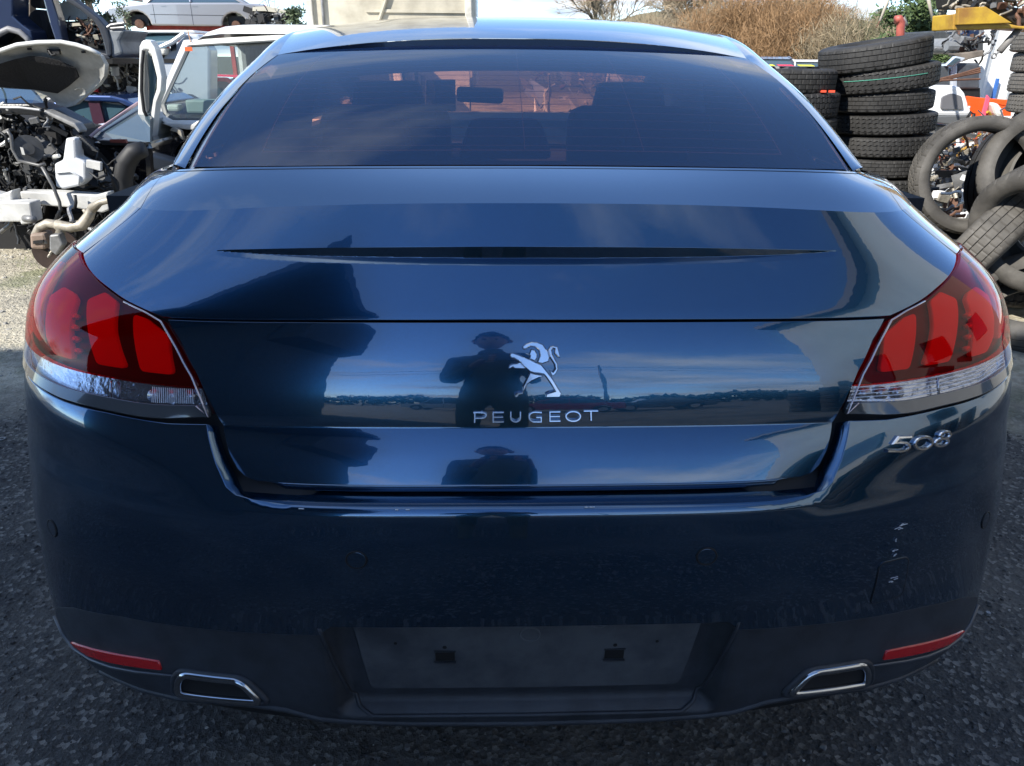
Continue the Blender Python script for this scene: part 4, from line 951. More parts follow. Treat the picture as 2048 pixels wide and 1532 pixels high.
# ---- suspension knuckle on the ground
K=thing('suspension_assembly','rusty hub and suspension arm lying on the ground left of the tail lamp','car part',tuple(P3(120,520,4.6)*1.0))
MB().tube([P3(112,500,4.65),P3(118,496,4.85)],[.13,.12],24).build('brake_drum',mat('dark_rust',(.07,.045,.035),.7,var=.4),K,smooth=False)
slab('caliper',[(58,468),(88,466),(92,478),(90,500),(60,498)],4.5,.10,mat('caliper_rust',(.30,.22,.17),.6,var=.4),K,bev=.015)
slab('caliper_slot',[(66,482),(86,480),(86,486),(66,488)],4.49,.02,BLACK,K)
for pts,r_ in(([(72,472),(80,455),(95,447),(112,449),(122,458),(120,470)],.028),([(112,449),(140,455),(165,450),(178,432),(184,417)],[.03,.03,.035,.03,.025]),([(184,417),(200,405),(222,399),(231,404),(234,428)],[.03,.02,.02,.022,.022]),([(168,418),(175,430)],.014),([(222,402),(226,432)],.01),([(200,455),(225,448)],.018)):
    MB().tube([P3(a,b,4.55) for a,b in pts],r_,10).build('suspension_arm',BEI,K,smooth=True)
slab('hub_plate',[(98,470),(118,468),(126,490),(112,512),(98,500)],4.48,.06,GREYM,K,bev=.01)
clutter('bolts_and_clips',K.location.x-.15,K.location.x+.55,.12,.36,4.5,4.8,30,[BEI,BRN,GREYM],K,9,.02,.06)
# ---- dark blue shell stacked above
S=thing('car_shell','dark blue car shell without doors stacked on top, upper left corner','car shell',tuple(P3(100,160,7)))
D=7
slab('rear_fender',[(-90,-80),(25,-80),(25,32),(45,50),(61,61),(67,92),(61,88),(54,76),(39,64),(17,58),(0,66),(-20,90),(-90,92)],D,.25,NAV,S,bev=.02)
MB().tube([P3(a,b,D-.01) for a,b in((-10,74),(0,66),(17,58),(39,64),(54,76),(62,90))],.025,8).build('wheel_arch_lip',mat('arch_grey',(.2,.2,.21),.5),S,smooth=True)
slab('wheel_well',[(-90,60),(60,60),(62,110),(-90,112)],D+.25,.9,mat('rusty_well',(0,0,0)),S)
slab('door_pillar',[(84,-80),(104,-80),(104,0),(117,40),(126,86),(112,88),(98,45),(86,0)],D,.12,NAV,S,bev=.015)
slab('windscreen_pillar',[(120,-30),(140,-6),(168,14),(196,36),(213,56),(221,85),(223,112),(212,113),(205,80),(197,58),(186,42),(160,20),(130,2)],D-.02,.12,mat('shell_dark',(.03,.035,.045),.4),S,bev=.015)
slab('windscreen',[(106,14),(125,5),(141,2),(188,37),(119,42)],D+.35,.02,mat('dusty_glass',(.42,.46,.45),.25,spec=.8,var=.3,vscale=3),S)
slab('dashboard',[(118,43),(196,41),(205,70),(208,105),(120,100)],D+.3,.5,mat('bay_black',(0,0,0)),S)
slab('dash_top',[(120,47),(190,45),(188,50),(150,52),(124,56)],D+.25,.05,mat('pale_beige',(.45,.42,.34),.7),S)  # pale beige strip along the top of the black dashboard
clutter('dash_clutter',P3(125,70,D).x,P3(200,70,D).x,1.36,1.52,D+.1,D+.3,60,[DARKM,BRN,mat('pale_beige',(0,0,0)),DARKM],S,21,.02,.07)
slab('front_bulkhead',[(214,57),(250,60),(238,82),(246,108),(222,116)],D,.5,mat('bulkhead_grey',(.18,.20,.22),.5,var=.3),S,bev=.02)
MB().tube([P3(215,55,D),P3(222,50,D),P3(248,46,D),P3(249,55,D),P3(222,57,D)],.012).build('hinge_wire',GREYM,S)
slab('seat_back',[(56,24),(66,18),(86,19),(92,40),(100,82),(60,84),(48,50)],D+.25,.25,SEAT,S,bev=.04)
slab('head_restraint',[(60,-30),(80,-30),(82,12),(76,17),(64,15),(59,8)],D+.28,.15,SEAT,S,bev=.03)
slab('rear_trim',[(25,-60),(60,-60),(60,30),(50,55),(25,32)],D+.6,.1,mat('brown_grey_trim',(.16,.13,.11),.8),S)
slab('sill',[(55,84),(120,86),(215,108),(222,118),(180,118),(60,112)],D,.5,mat('shell_dark',(0,0,0)),S,bev=.01)
slab('floor_pan',[(-90,112),(225,118),(225,128),(-90,124)],D,1.6,mat('rusty_well',(0,0,0)),S)
slab('roof',[(-90,-95),(120,-95),(130,-20),(120,-30),(100,-80),(-90,-80)],D,1.5,NAV,S)
# engines and crates carrying the shell
E1=thing('scrap_engines','heap of stripped engines and brackets between bonnet and van door','scrap',tuple(P3(250,190,8)))
clutter('engine_parts',P3(216,150,8).x,P3(285,150,8).x,.85,1.33,7.7,8.3,140,[WHITED,GREYM,BEI,DARKM,mat('bay_black',(0,0,0))],E1,31,.03,.13)
slab('engine_block',[(215,125),(240,118),(285,118),(285,200),(215,200)],8.35,.4,mat('bay_black',(0,0,0)),E1)
slab('white_canister',[(220,133),(231,133),(232,152),(222,152)],7.6,.08,WHITEP,E1,bev=.01)
slab('engine_block',[(205,188),(285,188),(300,330),(200,330)],8.3,.6,mat('bay_black',(0,0,0)),E1)
# dark grey hatchback under the shell
G=thing('parked_car','dark grey car with red tail light, half hidden behind the raised bonnet','car',tuple(P3(200,190,8.4)))
slab('body',[(60,210),(150,160),(190,148),(212,147),(228,156),(238,172),(246,196),(246,300),(60,300)],8.4,1.4,GRYP,G,bev=.06)
slab('tail_light',[(179,183),(188,172),(196,176),(197,186)],8.35,.1,mat('tail_red_50',(.5,.01,.01),.2,coat=1),G,bev=.01)
slab('rear_window',[(205,188),(213,182),(214,190)],8.36,.03,DGLASS,G)
# blue sedan in the second row
Bc=thing('parked_car','bright blue sedan behind the wrecked van, seen from the side','car',tuple(P3(190,230,6.6)))
D=6.6
slab('body',[(70,225),(96,216),(118,218),(158,254),(209,246),(255,216),(275,214),(285,240),(285,420),(70,420)],D,1.5,BLU,Bc,bev=.02)
slab('roof',[(88,222),(108,204),(135,195),(170,190),(220,191),(248,198),(275,211),(275,218),(254,213),(237,205),(197,203),(178,203),(163,201),(135,207),(119,215),(100,228)],D,1.3,BLU,Bc,bev=.02)
slab('window_glass',[(119,216),(163,203),(178,204),(188,250),(158,256),(130,232)],D+.05,.03,mat('teal_glass',(.05,.10,.13),.03,spec=1,coat=1),Bc)
slab('window_glass',[(197,204),(237,206),(253,214),(209,246)],D+.05,.03,mat('teal_glass',(0,0,0)),Bc)
slab('door_pillar',[(176,203),(198,203),(210,250),(188,254)],D+.02,.08,mat('maroon_pillar',(.05,.02,.035),.3,coat=.5),Bc)
# black car with sloping windscreen
Kc=thing('parked_car','black car with sky reflecting in its sloping windscreen, left of the white van','car',tuple(P3(240,300,5.9)))
D=5.9
slab('windscreen',[(184,272,5.7),(196,262,5.75),(276,210,6.2),(300,210,6.2),(300,284,5.65),(196,280,5.65)],D,.03,SGLASS,Kc)
MB().tube([P3(180,274,5.66),P3(196,260,5.72),P3(276,206,6.16)],.012).build('windscreen_frame',mat('pink_rim_highlight',(.35,.25,.27),.4),Kc)  # black rim coloured pale pink for the highlight running along it
slab('body',[(180,280),(196,283),(300,286),(310,440),(250,440),(205,360)],5.6,1.6,mat('black_car_paint',(.006,.006,.009),.15,coat=1),Kc,bev=.04)
slab('scuttle',[(196,281),(290,286),(290,292),(205,290)],5.55,.06,DARKM,Kc)
slab('number_plate_shell',[(219,279),(250,279),(253,286),(220,285)],5.5,.03,mat('maroon_box',(.18,.04,.03),.5),Kc)
# ---- white van with open door
VN=thing('white_van','white van without bumper, windscreen to the camera and left door open','van',tuple(P3(440,380,6.6)))
D=6.4
def ring(name,outer,inner,D,th,m,parent):
    n=len(outer);O=[P3(p[0],p[1],p[2] if len(p)>2 else D) for p in outer];I=[P3(p[0],p[1],p[2] if len(p)>2 else D) for p in inner]
    V=O+I+[p+Vector((0,th,0)) for p in O]+[p+Vector((0,th,0)) for p in I];F=[]
    for i in range(n):
        j=(i+1)%n;F+=[(i,j,n+j,n+i),(2*n+i,3*n+i,3*n+j,2*n+j),(i,2*n+i,2*n+j,j),(n+i,n+j,3*n+j,3*n+i)]
    o=mesh_obj(name,V,F,m,parent);bm=bmesh.new();bm.from_mesh(o.data);bmesh.ops.recalc_face_normals(bm,faces=bm.faces);bm.to_mesh(o.data);bm.free()
    bo=o.modifiers.new('b','BEVEL');bo.width=.012;bo.segments=2;bo.limit_method='ANGLE';return o
wo=[(366,80,6.75),(560,69,6.75),(790,72,6.75),(812,215,6.3),(805,246,6.25),(560,253,6.2),(337,250,6.2),(317,240,6.22),(310,212,6.3)]
wi=[(376,91,6.72),(560,80,6.72),(775,83,6.72),(795,212,6.32),(788,232,6.27),(560,240,6.22),(345,240,6.22),(327,230,6.26),(321,210,6.3)]
ring('windscreen_frame',wo,wi,D,.08,WHITEP,VN)
wi2=[(p[0]+(560-p[0])*.035,p[1]+(160-p[1])*.05,p[2]+.01) for p in wi]
ring('windscreen_seal',[(p[0],p[1],p[2]+.005) for p in wi],wi2,D,.02,mat('grey_seal',(.09,.10,.10),.5),VN)
slab('windscreen',[(p[0],p[1],p[2]+.008) for p in wi2],D,.008,WIND,VN)
MB().box(P3(377,98,6.66),(.06,.004,.03)).build('inspection_sticker',mat('orange_sticker',(.8,.12,.03),.5),VN)
xl,xr=P3(372,78,6.75).x,P3(790,72,6.75).x;zr=P3(560,68,6.75).z
rf=MB()
V=[];F=[]
for j,y in enumerate((6.74,6.9,7.6,9.6,10.6)):
    for i in range(13):
        u_=-1+i/6;V.append(((xl+xr)/2+(xr-xl)/2*u_*1.0,y,zr+.0+(.075 if j else .0)*(1-abs(u_)**4)+(.02 if j==2 else 0)-.10*abs(u_)**8))
for j in range(4):
    for i in range(12):F.append((j*13+i,j*13+i+1,(j+1)*13+i+1,(j+1)*13+i))
mesh_obj('roof',V,F,WHITEP,VN,smooth=True)
MB().tube([P3(385,64,6.9)+Vector((0,-.1,.01)),P3(381,84,6.72)],.004,5).build('roof_seam',mat('rust_line',(.35,.18,.08),.7),VN)
for x,a in((xl+.02,-1),(xr-.02,1)):
    MB().box((x,9.35,.75),(.05,2.5,1.2)).build('side_panel',WHITED,VN,bev=.01)
    MB().tube([(x,8.1,.3),(x-a*.02,8.1,zr)],.05,8).build('door_post',WHITED,VN)
MB().box(((xl+xr)/2+.45,8.3,.85),(.95,.05,1.25)).build('bulkhead',mat('bulkhead_green_grey',(.16,.19,.18),.7,var=.3),VN)
MB().box(((xl+xr)/2-.62,8.3,.85),(.10,.05,1.25)).build('bulkhead_post',WHITED,VN)
MB().box(((xl+xr)/2,6.75,.72),(1.75,.5,.25)).build('dashboard',mat('dash_grey_green',(.12,.14,.13),.7),VN,bev=.03)
MB().box(P3(410,212,6.5),(.24,.2,.10)).box(P3(350,215,6.55),(.1,.1,.05)).build('instrument_pod',mat('dash_pale',(.36,.41,.38),.6),VN,bev=.015)
MB().box(((xl+xr)/2,8.3,.16),(1.8,4.2,.2)).build('underbody',BLACK,VN)
slab('scuttle_panel',[(322,246),(400,248),(620,250),(620,262),(400,262),(345,256)],6.2,.3,WHITED,VN,bev=.01)
slab('engine_bay',[(308,252),(345,256),(620,262),(620,470),(308,470)],6.5,.25,mat('bay_black',(0,0,0)),VN)
clutter('bay_clutter',P3(335,280,6.4).x,P3(440,280,6.4).x,.45,.72,6.25,6.45,40,[DARKM,GREYM,DARKM],VN,41,.03,.08)
slab('hinge_bracket',[(352,256),(362,262),(366,280),(360,277),(355,266),(340,262),(342,256)],6.15,.05,BEI,VN,bev=.005)
slab('front_wing',[(303,240),(313,236),(308,262),(304,300),(303,322),(280,324),(280,294),(288,262)],6.1,.5,mat('wing_grey',(.30,.34,.35),.4),VN,bev=.02)
slab('crossmember',[(272,330),(300,322),(440,318),(440,350),(330,350),(300,372),(276,364)],6.0,.14,WHITEP,VN,bev=.02)
slab('crossmember_slot',[(306,338),(330,336),(330,340),(306,342)],5.99,.02,BLACK,VN)
for q in([(258,366),(264,364),(272,382),(268,386)],[(268,378),(284,372),(292,392),(274,400)],[(286,368),(292,366),(298,380),(292,384)]):slab('headlamp_bracket',q,5.95,.06,GREYM,VN,bev=.005)
slab('lower_front',[(262,395),(300,372),(440,352),(440,480),(262,480)],6.2,.6,mat('bay_black',(0,0,0)),VN)
do=[(279,92),(284,82),(292,79),(301,81),(310,95),(318,125),(324,155),(322,182),(313,205),(309,236),(306,270),(300,292),(279,292),(276,252),(276,190),(278,130)]
di=[(285,104),(287,100),(291,99),(298,100),(302,108),(309,135),(314,156),(313,178),(306,200),(303,222),(300,234),(297,236),(293,230),(288,222),(283,181),(284,130)]
ring('open_door',do,di,6.05,.10,WHITEP,VN)
slab('door_card',[(287,104),(290,104),(296,160),(296,228),(291,226),(286,180)],6.1,.05,mat('door_grey',(.30,.31,.31),.6),VN)
slab('door_glass',[(296,104),(301,112),(313,158),(306,200),(300,226),(297,180)],6.12,.01,mat('teal_glass',(0,0,0)),VN)
MB().tube([P3(a,b,6.03) for a,b in((287,101),(284,130),(283,181),(288,222),(296,238))],.012,6).build('door_seal',BLACK,VN,smooth=True)
slab('door_lower',[(276,250),(308,236),(300,292),(279,292)],6.04,.08,mat('wing_grey',(0,0,0)),VN,bev=.01)
slab('door_mirror',[(283,262),(290,252),(296,262),(298,290),(288,300)],6.0,.1,BLACK,VN,bev=.02)
# ---- pale hatchback wreck behind van door
Hc=thing('parked_car','pale blue grey car without front end, behind the open van door','car',tuple(P3(330,150,10)))
D=10
slab('windscreen',[(262,70,10.3),(300,66,10.3),(372,66,10.3),(345,88,10),(330,96,9.9),(246,97,9.9)],D,.03,mat('teal_glass',(0,0,0)),Hc)
slab('roof',[(248,74),(262,66),(300,60),(385,60),(392,66),(300,66),(262,72),(250,80)],10.2,1.8,WHITEP,Hc,bev=.02)
slab('door_panel',[(372,66),(395,68),(420,100),(420,330),(318,330),(318,130),(330,108),(352,88)],D,.3,LGB,Hc,bev=.03)
slab('quarter_window',[(340,86),(352,80),(352,100),(342,102)],D-.03,.02,DGLASS,Hc)
MB().tube([P3(310,100,D-.04),P3(345,84,D-.04),P3(370,66,D-.04)],.03).build('windscreen_pillar',LGB,Hc)
slab('scuttle_panel',[(244,98),(332,96),(330,110),(250,110)],9.9,.4,mat('pale_scuttle',(.55,.55,.5),.6),Hc,bev=.02)
slab('front_frame',[(246,112),(330,110),(330,330),(246,330)],10.1,.5,mat('bay_black',(0,0,0)),Hc)
clutter('engine_parts',P3(248,130,9.9).x,P3(285,130,9.9).x,.9,1.25,9.6,9.95,60,[WHITED,GREYM,BEI,DARKM],Hc,51,.03,.12)
# red car seen through the van
car('parked_car','red car glimpsed through the windscreen of the white van',(P3(370,200,11.8).x,12.2,-.42),R(5),4.2,1.7,1.4,mat('red_car_paint',(.5,.02,.05),.25,coat=1))
# ---- silver sedan on a rack, wreck behind it
p=P3(392,52,26)
car('parked_car','silver sedan without wheels, perched high on a red rack',(p.x,26,p.z-.33),R(6),4.7,1.75,1.48,SILP,wheels=False)
RK=thing('scrap_rack','red steel rack holding up the silver sedan','rack',(p.x,26,0))
MB().box((p.x,26,p.z-.12),(2.6,1.2,.22)).build('rack_beam',REDM,RK)
for dx in(-1.2,1.2):
    for dy in(-.5,.5):MB().box((p.x+dx,26+dy,(p.z-.2)/2),(.12,.12,p.z-.2)).build('post',REDM,RK)
p2_=P3(530,50,25)
WR=thing('wrecked_car','dark crumpled front end with loose bonnet, right of the silver sedan','car',tuple(p2_))
slab('bonnet',[(505,14),(535,12),(560,18),(577,24),(560,26),(530,22),(505,22)],25,1.2,mat('pale_beige',(0,0,0)),WR)
clutter('front_end_clutter',P3(497,30,25).x,P3(572,30,25).x,P3(530,50,25).z,P3(530,20,25).z,24.9,25.6,90,[DARKM,GREYM,mat('bay_black',(0,0,0))],WR,61,.1,.4)
MB().box((p2_.x-.2,26.5,p2_.z/2),(1.6,1.6,p2_.z)).build('support_stack',GRYP,WR)
# ---- beige box truck
T=thing('box_truck','truck with tall beige weathered box body, behind the sedan roof','truck',(P3(778,40,10).x,10,0))
xa,xb=P3(613,20,10).x,P3(942,20,10).x
BXM=mat('weathered_beige_panel',(.52,.48,.38),.6,col2=(.34,.31,.24),vscale=2.2,bump=.2,bscale=12)
MB().box(((xa+xb)/2,11.6,2.35),(xb-xa,3.2,2.6)).build('box_body',BXM,T,bev=.02)
for x in(xa+.04,xb-.03):MB().box((x,9.985,2.35),(.08,.06,2.62)).build('corner_post',mat('pale_post',(.66,.63,.55),.5,var=.3),T,bev=.01)
MB().tube([(xa+.75,9.975,1.4),(xa+1.05,9.975,2.1),(xa+.72,9.975,2.7)],.025).build('panel_brace',mat('beige_dark',(.36,.33,.25),.6),T)
MB().box(((xa+xb)/2+.35,9.985,2.02),(1.25,.05,.06)).build('door_bar',mat('rust_bar',(.25,.2,.14),.7,var=.5),T)
MB().box(((xa+xb)/2+.35,9.99,1.78),(1.25,.03,.035)).build('door_bar',BXM,T)
MB().tube([(xa+.2,9.97,1.6),(xa+.2,9.97,2.3)],.018).build('grab_bar',GREYM,T)
MB().box(((xa+xb)/2,12,.9),(1.6,4.5,.25)).build('chassis',BLACK,T)
for x in(xa+.25,xb-.25):
    for y in(10.9,14):wheel(x,y,.42,.42,.25,T)
MB().box(((xa+xb)/2,14.6,1.6),(2.0,1.6,1.6)).build('cab',WHITEP,T,bev=.1)
# ---- what shows through the sedan cabin
Wv=thing('white_pickup','white pickup cab standing ahead of the sedan, seen through its windows','van',tuple(P3(890,300,8)))
xa2,xb2=P3(836,200,8).x,P3(940,200,8).x
ring('cab_rear_wall',[(836,128),(940,128),(940,330),(836,330)],[(852,160),(911,160),(911,226),(852,222)],8,.06,WHITEP,Wv)
slab('cab_window',[(850,158),(913,158),(913,228),(850,224)],8.04,.01,DGLASS,Wv)
slab('cab_lower',[(800,282),(940,276),(950,420),(800,420)],7.9,1.5,WHITEP,Wv,bev=.02)
MB().tube([P3(846,150,7.95),P3(846,280,7.95)],.02).build('cab_seam',GREYM,Wv)
FO=thing('foil_heap','heap of crumpled clear foil and scrap ahead of the sedan','scrap',tuple(P3(1120,300,6.8)))
g=random.Random(8);b=MB()
for i in range(60):
    c=Vector((g.uniform(P3(1030,200,6.8).x,P3(1260,200,6.8).x),g.uniform(6.7,7.2),g.uniform(.1,1.14)));s=g.uniform(.05,.2)
    n1=Vector((g.uniform(-1,1),g.uniform(-.4,.4),g.uniform(-1,1)))*s;n2=Vector((g.uniform(-1,1),g.uniform(-.4,.4),g.uniform(-1,1)))*s
    b.add([c,c+n1,c+n1+n2*.8+Vector((0,.03,0)),c+n2],[(0,1,2,3)]);b.add([c+Vector((0,.01,0)),c+n1+Vector((0,.01,0)),c+n1+n2*.8+Vector((0,.04,0)),c+n2+Vector((0,.01,0))],[(0,3,2,1)])
setp(b.build('foil_sheets',mat('crumpled_foil',(.7,.68,.66),.12,metal=.7),FO),kind='stuff')
clutter('scrap_pieces',P3(1030,200,6.8).x,P3(1260,200,6.8).x,.0,1.05,6.9,7.4,60,[WHITED,BEI,BRN],FO,71,.05,.25)
# ---- right side : beam, container, junk
YB=thing('loader_beam','yellow rusty steel beam overhead in the upper right corner, carrying a wreck','beam',tuple(P3(1960,40,4.5)))
YEL=mat('worn_yellow_paint',(.52,.33,.03),.45,col2=(.28,.14,.03),vscale=5,bump=.1,coat=.2)
slab('beam_plate',[(1917,16),(1972,13),(2025,46),(1915,50)],4.42,.03,YEL,YB,bev=.004)
slab('beam',[(1908,28),(1917,27),(2040,52),(2150,52),(2150,66),(2032,57),(1906,60)],4.45,.22,YEL,YB,bev=.006)
slab('beam_post',[(2150,-200),(2200,-200),(2230,700),(2180,700)],4.5,.22,YEL,YB)
UW=thing('lifted_wreck','dark underside of a wrecked car resting on the yellow beam','car',tuple(P3(2040,10,4.6)))
slab('floor_pan',[(1932,-60),(1990,-60),(2010,10),(2060,20),(2200,30),(2200,52),(2030,48),(1985,14),(1940,12)],4.6,.35,mat('underside_dark',(.02,.018,.016),.7,var=.4),UW,bev=.01)
clutter('underside_parts',P3(1935,5,4.6).x,P3(2060,5,4.6).x,1.53,1.60,4.5,4.75,50,[GREYM,BEI,BRN,DARKM],UW,81,.02,.08)
SA=thing('shock_absorber','grey shock absorber hanging from the yellow beam','car part',tuple(P3(2018,84,4.5)))
MB().tube([P3(2036,60,4.5),P3(1999,103,4.5)],[.018,.02],14).build('damper_tube',mat('damper_grey',(.20,.19,.18),.5,var=.4),SA,smooth=True)
MB().tube([P3(1999,103,4.5),P3(1991,109,4.5)],.006).build('rod',GREYM,SA)
e=P3(1988,112,4.5);MB().tube([e+Vector((.013*math.cos(a),0,.013*math.sin(a))) for a in lin(0,6.283,14)],.0045,6,False).build('eye',GREYM,SA,smooth=True)
# white container with shallow corrugation
CT=thing('container','white corrugated container standing at the right edge behind the tyres','container',(P3(2050,200,9).x,9,0))
x0=P3(1967,100,9).x;V=[];F=[];n=60
pts=[]
for i in range(n+1):
    x=x0+i*.05;ph=i%6;d=[0,0,.0,.03,.03,.03][ph];pts.append((x,9+d))
V=[(x,y,0.05) for x,y in pts]+[(x,y,1.72) for x,y in pts]
F=[(i,i+1,n+2+i,n+1+i) for i in range(n)]
mesh_obj('front_wall',V,F,mat('container_white',(.80,.81,.80),.45,var=.08,vscale=3),CT)
MB().box((x0+1.55,9.4,.9),(2.7,.7,1.66)).build('container_body',mat('container_white',(0,0,0)),CT)
MB().box((x0+.02,8.99,.88),(.05,.08,1.72)).build('corner_post',mat('container_white',(0,0,0)),CT,bev=.01)
MB().box((x0+.22,8.96,.93),(.03,.03,.34)).build('blue_handle',mat('blue_handle',(.05,.15,.45),.4),CT)
# white shell with grey panel
WS=thing('white_moulding','white rounded plastic seat shell with grey inset panel, left of the orange crate','seat shell',tuple(P3(1901,228,6)))
slab('shell',[(1861,232),(1864,205),(1870,184),(1880,174),(1892,171),(1910,171),(1922,175),(1931,186),(1937,206),(1941,232)],6,.16,mat('bright_white_plastic',(.82,.82,.82),.3,coat=.3),WS,bev=.035)
slab('inset_panel',rnd([(1882,219),(1884,194),(1903,186),(1924,192),(1928,219)],{0,1,2,3,4},5,4),5.985,.02,mat('mid_grey_panel',(.13,.13,.14),.5),WS,bev=.004)
slab('shell_base',[(1866,232),(1938,230),(1945,246),(1900,250),(1872,246)],5.98,.1,mat('grey_plastic_arm',(.10,.105,.11),.4),WS,bev=.01)
MB().tube([P3(1935,236,5.9),P3(1942,224,5.9),P3(1948,228,5.9),P3(1946,244,5.9)],.012).build('cable',DARKM,WS,smooth=True)
slab('shell_foot',[(1862,246),(1900,250),(1888,290),(1850,300)],6.1,.2,GREYM,WS,bev=.02)
OC=thing('orange_crate','orange plastic crate in front of the white container','crate',tuple(P3(1980,230,7.4)))
ORM=mat('orange_plastic',(.80,.10,.015),.45)
slab('crate_wall',[(1936,192),(1958,195),(2022,200),(2020,214),(1998,210),(1990,240),(1940,238)],7.4,.05,ORM,OC,bev=.01)
slab('crate_back',[(1942,196),(2022,200),(2022,232),(1942,232)],8.0,.05,ORM,OC)
slab('crate_base',[(1936,238),(2022,240),(2022,330),(1936,330)],7.4,.6,mat('orange_dark',(.5,.07,.02),.5),OC)
slab('pink_rag',[(1975,190),(1980,196),(1970,236),(1962,240)],7.3,.02,mat('pink_cloth',(.75,.10,.18),.8),OC)
slab('white_bag',[(1984,205),(1998,206),(2010,222),(2004,238),(1992,232)],7.25,.15,WHITEP,OC,bev=.03)
GW=thing('wrecked_car','grey stripped car front with empty wheel housing, left of the white container','car',tuple(P3(1930,100,8.3)))
PG=mat('pale_grey_metal',(.22,.23,.24),.5,var=.35,vscale=6)
slab('wheel_housing',[(1895,92),(1918,72),(1938,78),(1950,96),(1952,108),(1900,106)],8.3,.5,PG,GW,bev=.03)
slab('dark_window',[(1925,68),(1935,60),(1968,60),(1968,78),(1930,76)],8.2,.05,mat('dark_blue_glass',(.02,.035,.08),.1,coat=1),GW)
slab('body',[(1893,60),(1968,58),(1968,108),(1893,104)],8.5,1,mat('grey_dark_panel',(.06,.065,.07),.5,var=.4),GW,bev=.02)
MB().tube([P3(a,b,8.15) for a,b in((1905,86),(1925,80),(1942,90),(1948,104))],.03).build('arch_lip',PG,GW,smooth=True)
MB().tube([P3(1893,92,8.1),P3(1915,92,8.1)],.05).build('axle_stub',PG,GW)
slab('arm',[(1905,108),(1940,104),(1968,100),(1968,112),(1940,118),(1925,124)],8.0,.1,mat('brown_grey_arm',(.20,.17,.14),.6,var=.4),GW,bev=.01)
clutter('front_parts',P3(1890,90,8.2).x,P3(1965,90,8.2).x,P3(1930,112,8.2).z,P3(1930,62,8.2).z,8.0,8.3,80,[GREYM,PG,DARKM,DARKM,BRN],GW,91,.02,.09)
BD=thing('loose_door','loose light blue car door leaning in front of the grey wreck','car door',tuple(P3(1915,125,8)))
slab('door_skin',[(1892,132),(1912,112),(1932,116),(1926,122),(1905,134)],7.9,.06,LGB,BD,bev=.01)
slab('door_window',[(1896,130),(1912,116),(1922,118),(1904,131)],7.88,.02,SGLASS,BD)
DR=thing('scrap_bins','row of dark grey bins and panels under the loose door','bin',tuple(P3(1920,180,7.9)))
for a,b_,c,m in((1870,1900,132,mat('bin_dark',(.06,.07,.08),.4,coat=.4)),(1902,1916,128,LGB),(1916,1960,126,mat('bin_slate',(.075,.085,.10),.45,var=.3))):
    slab('bin',[(a,c+8),(a+6,c),(b_,c),(b_,178),(a,178)],7.95,.5,m,DR,bev=.02)
slab('bin_base',[(1865,176),(1960,176),(1960,330),(1865,330)],7.98,.6,DARKM,DR)
for k in range(3):
    MB().tube([P3(1872,160+k*2,7.6),P3(1920,148+k*2,7.6),P3(1960,136+k*4,7.6)],.011,6).build('leaf_spring',BRN,thing('leaf_spring','%s rusty brown leaf spring bar lying across the scrap left of the container'%['upper','middle','lower'][k],'spring',tuple(P3(1915,150+k*2,7.6)),'rusty spring bars'))
MB().tube([P3(1880,161,7.5),P3(1960,158,7.5)],.01,6).build('iron_bar',BRN)
setp(bpy.data.objects['iron_bar'],'thin straight rusty bar below the spring bars','bar')
HP=thing('scrap_heap','mixed heap of metal scrap between tall tyre stack and orange crate','scrap',tuple(P3(1900,300,6.5)))
clutter('scrap_pieces',P3(1850,300,6.5).x,P3(2060,300,6.5).x,.0,.62,6.2,7.2,420,[WHITED,GREYM,BRN,BEI,DARKM,mat('bin_slate',(0,0,0)),mat('bright_white_plastic',(0,0,0))],HP,95,.03,.2)
clutter('scrap_pieces',P3(1850,240,6.8).x,P3(2060,240,6.8).x,.4,.78,6.7,7.3,160,[WHITED,GREYM,BRN,BEI,YEL],HP,96,.03,.13)
clutter('low_scrap',P3(1800,420,5.2).x,P3(2010,420,5.2).x,.0,.3,4.9,5.8,140,[WHITED,GREYM,BRN,DARKM],HP,97,.03,.16)
slab('plank',[(1990,345),(2040,340),(2040,346),(1990,352)],5.6,.08,BEI,HP)
# red bent pipe, hanging rods
RP=thing('bent_pipe','faded red exhaust pipe with bent top standing behind the tall tyre stack','pipe',tuple(P3(1800,80,7)))
RD=mat('faded_red_pipe',(.42,.10,.075),.5,var=.3)
MB().tube([P3(1799,110,7),P3(1801,60,7),P3(1802,46,7),P3(1798,38,7),P3(1791,40,7)],.035,12).build('pipe',RD,RP,smooth=True)
MB().tube([P3(1801,45,7.04),P3(1806,34,7.04),P3(1812,52,7.04)],.02,6).build('tape_end',BEI,RP,smooth=True)
MB().tube([P3(1799,110,7),Vector((P3(1799,110,7).x,7,0))],.035,12).build('pipe_foot',RD,RP,smooth=True)
for i,(pts,l) in enumerate((([(1782,-60),(1776,0),(1760,42)],'left of the two pale rods hanging above the tyre stacks'),([(1850,-60),(1857,0),(1868,50)],'right of the two pale rods hanging above the tyre stacks'))):
    rt=thing('hanging_rod',l,'rod',tuple(P3(*pts[1],5.4)),'pale rods hanging down')
    MB().tube([P3(a,b,5.4) for a,b in pts],[.014,.012,.008],8).build('rod',mat('pale_rod',(.55,.50,.42),.5),rt,smooth=True)
    q=pts[2];MB().tube([P3(q[0],q[1],5.4),P3(q[0]+(-8 if i==0 else 2),q[1]+14,5.4)],[.006,.003],6).build('rod_tip',BRN,rt,smooth=True)
# cars beyond the shorter stack
p=P3(1528,128,24)
car('parked_car','dark car far behind the shorter tyre stack, left one',(p.x,24,P3(1528,114,24).z-1.42),R(80),4.3,1.7,1.42,GRYP)
p=P3(1630,128,25)
car('parked_car','white car far behind, peeking above the shorter tyre stack',(p.x,25,P3(1630,120,25).z-1.42),R(80),4.3,1.7,1.42,WHITEP)
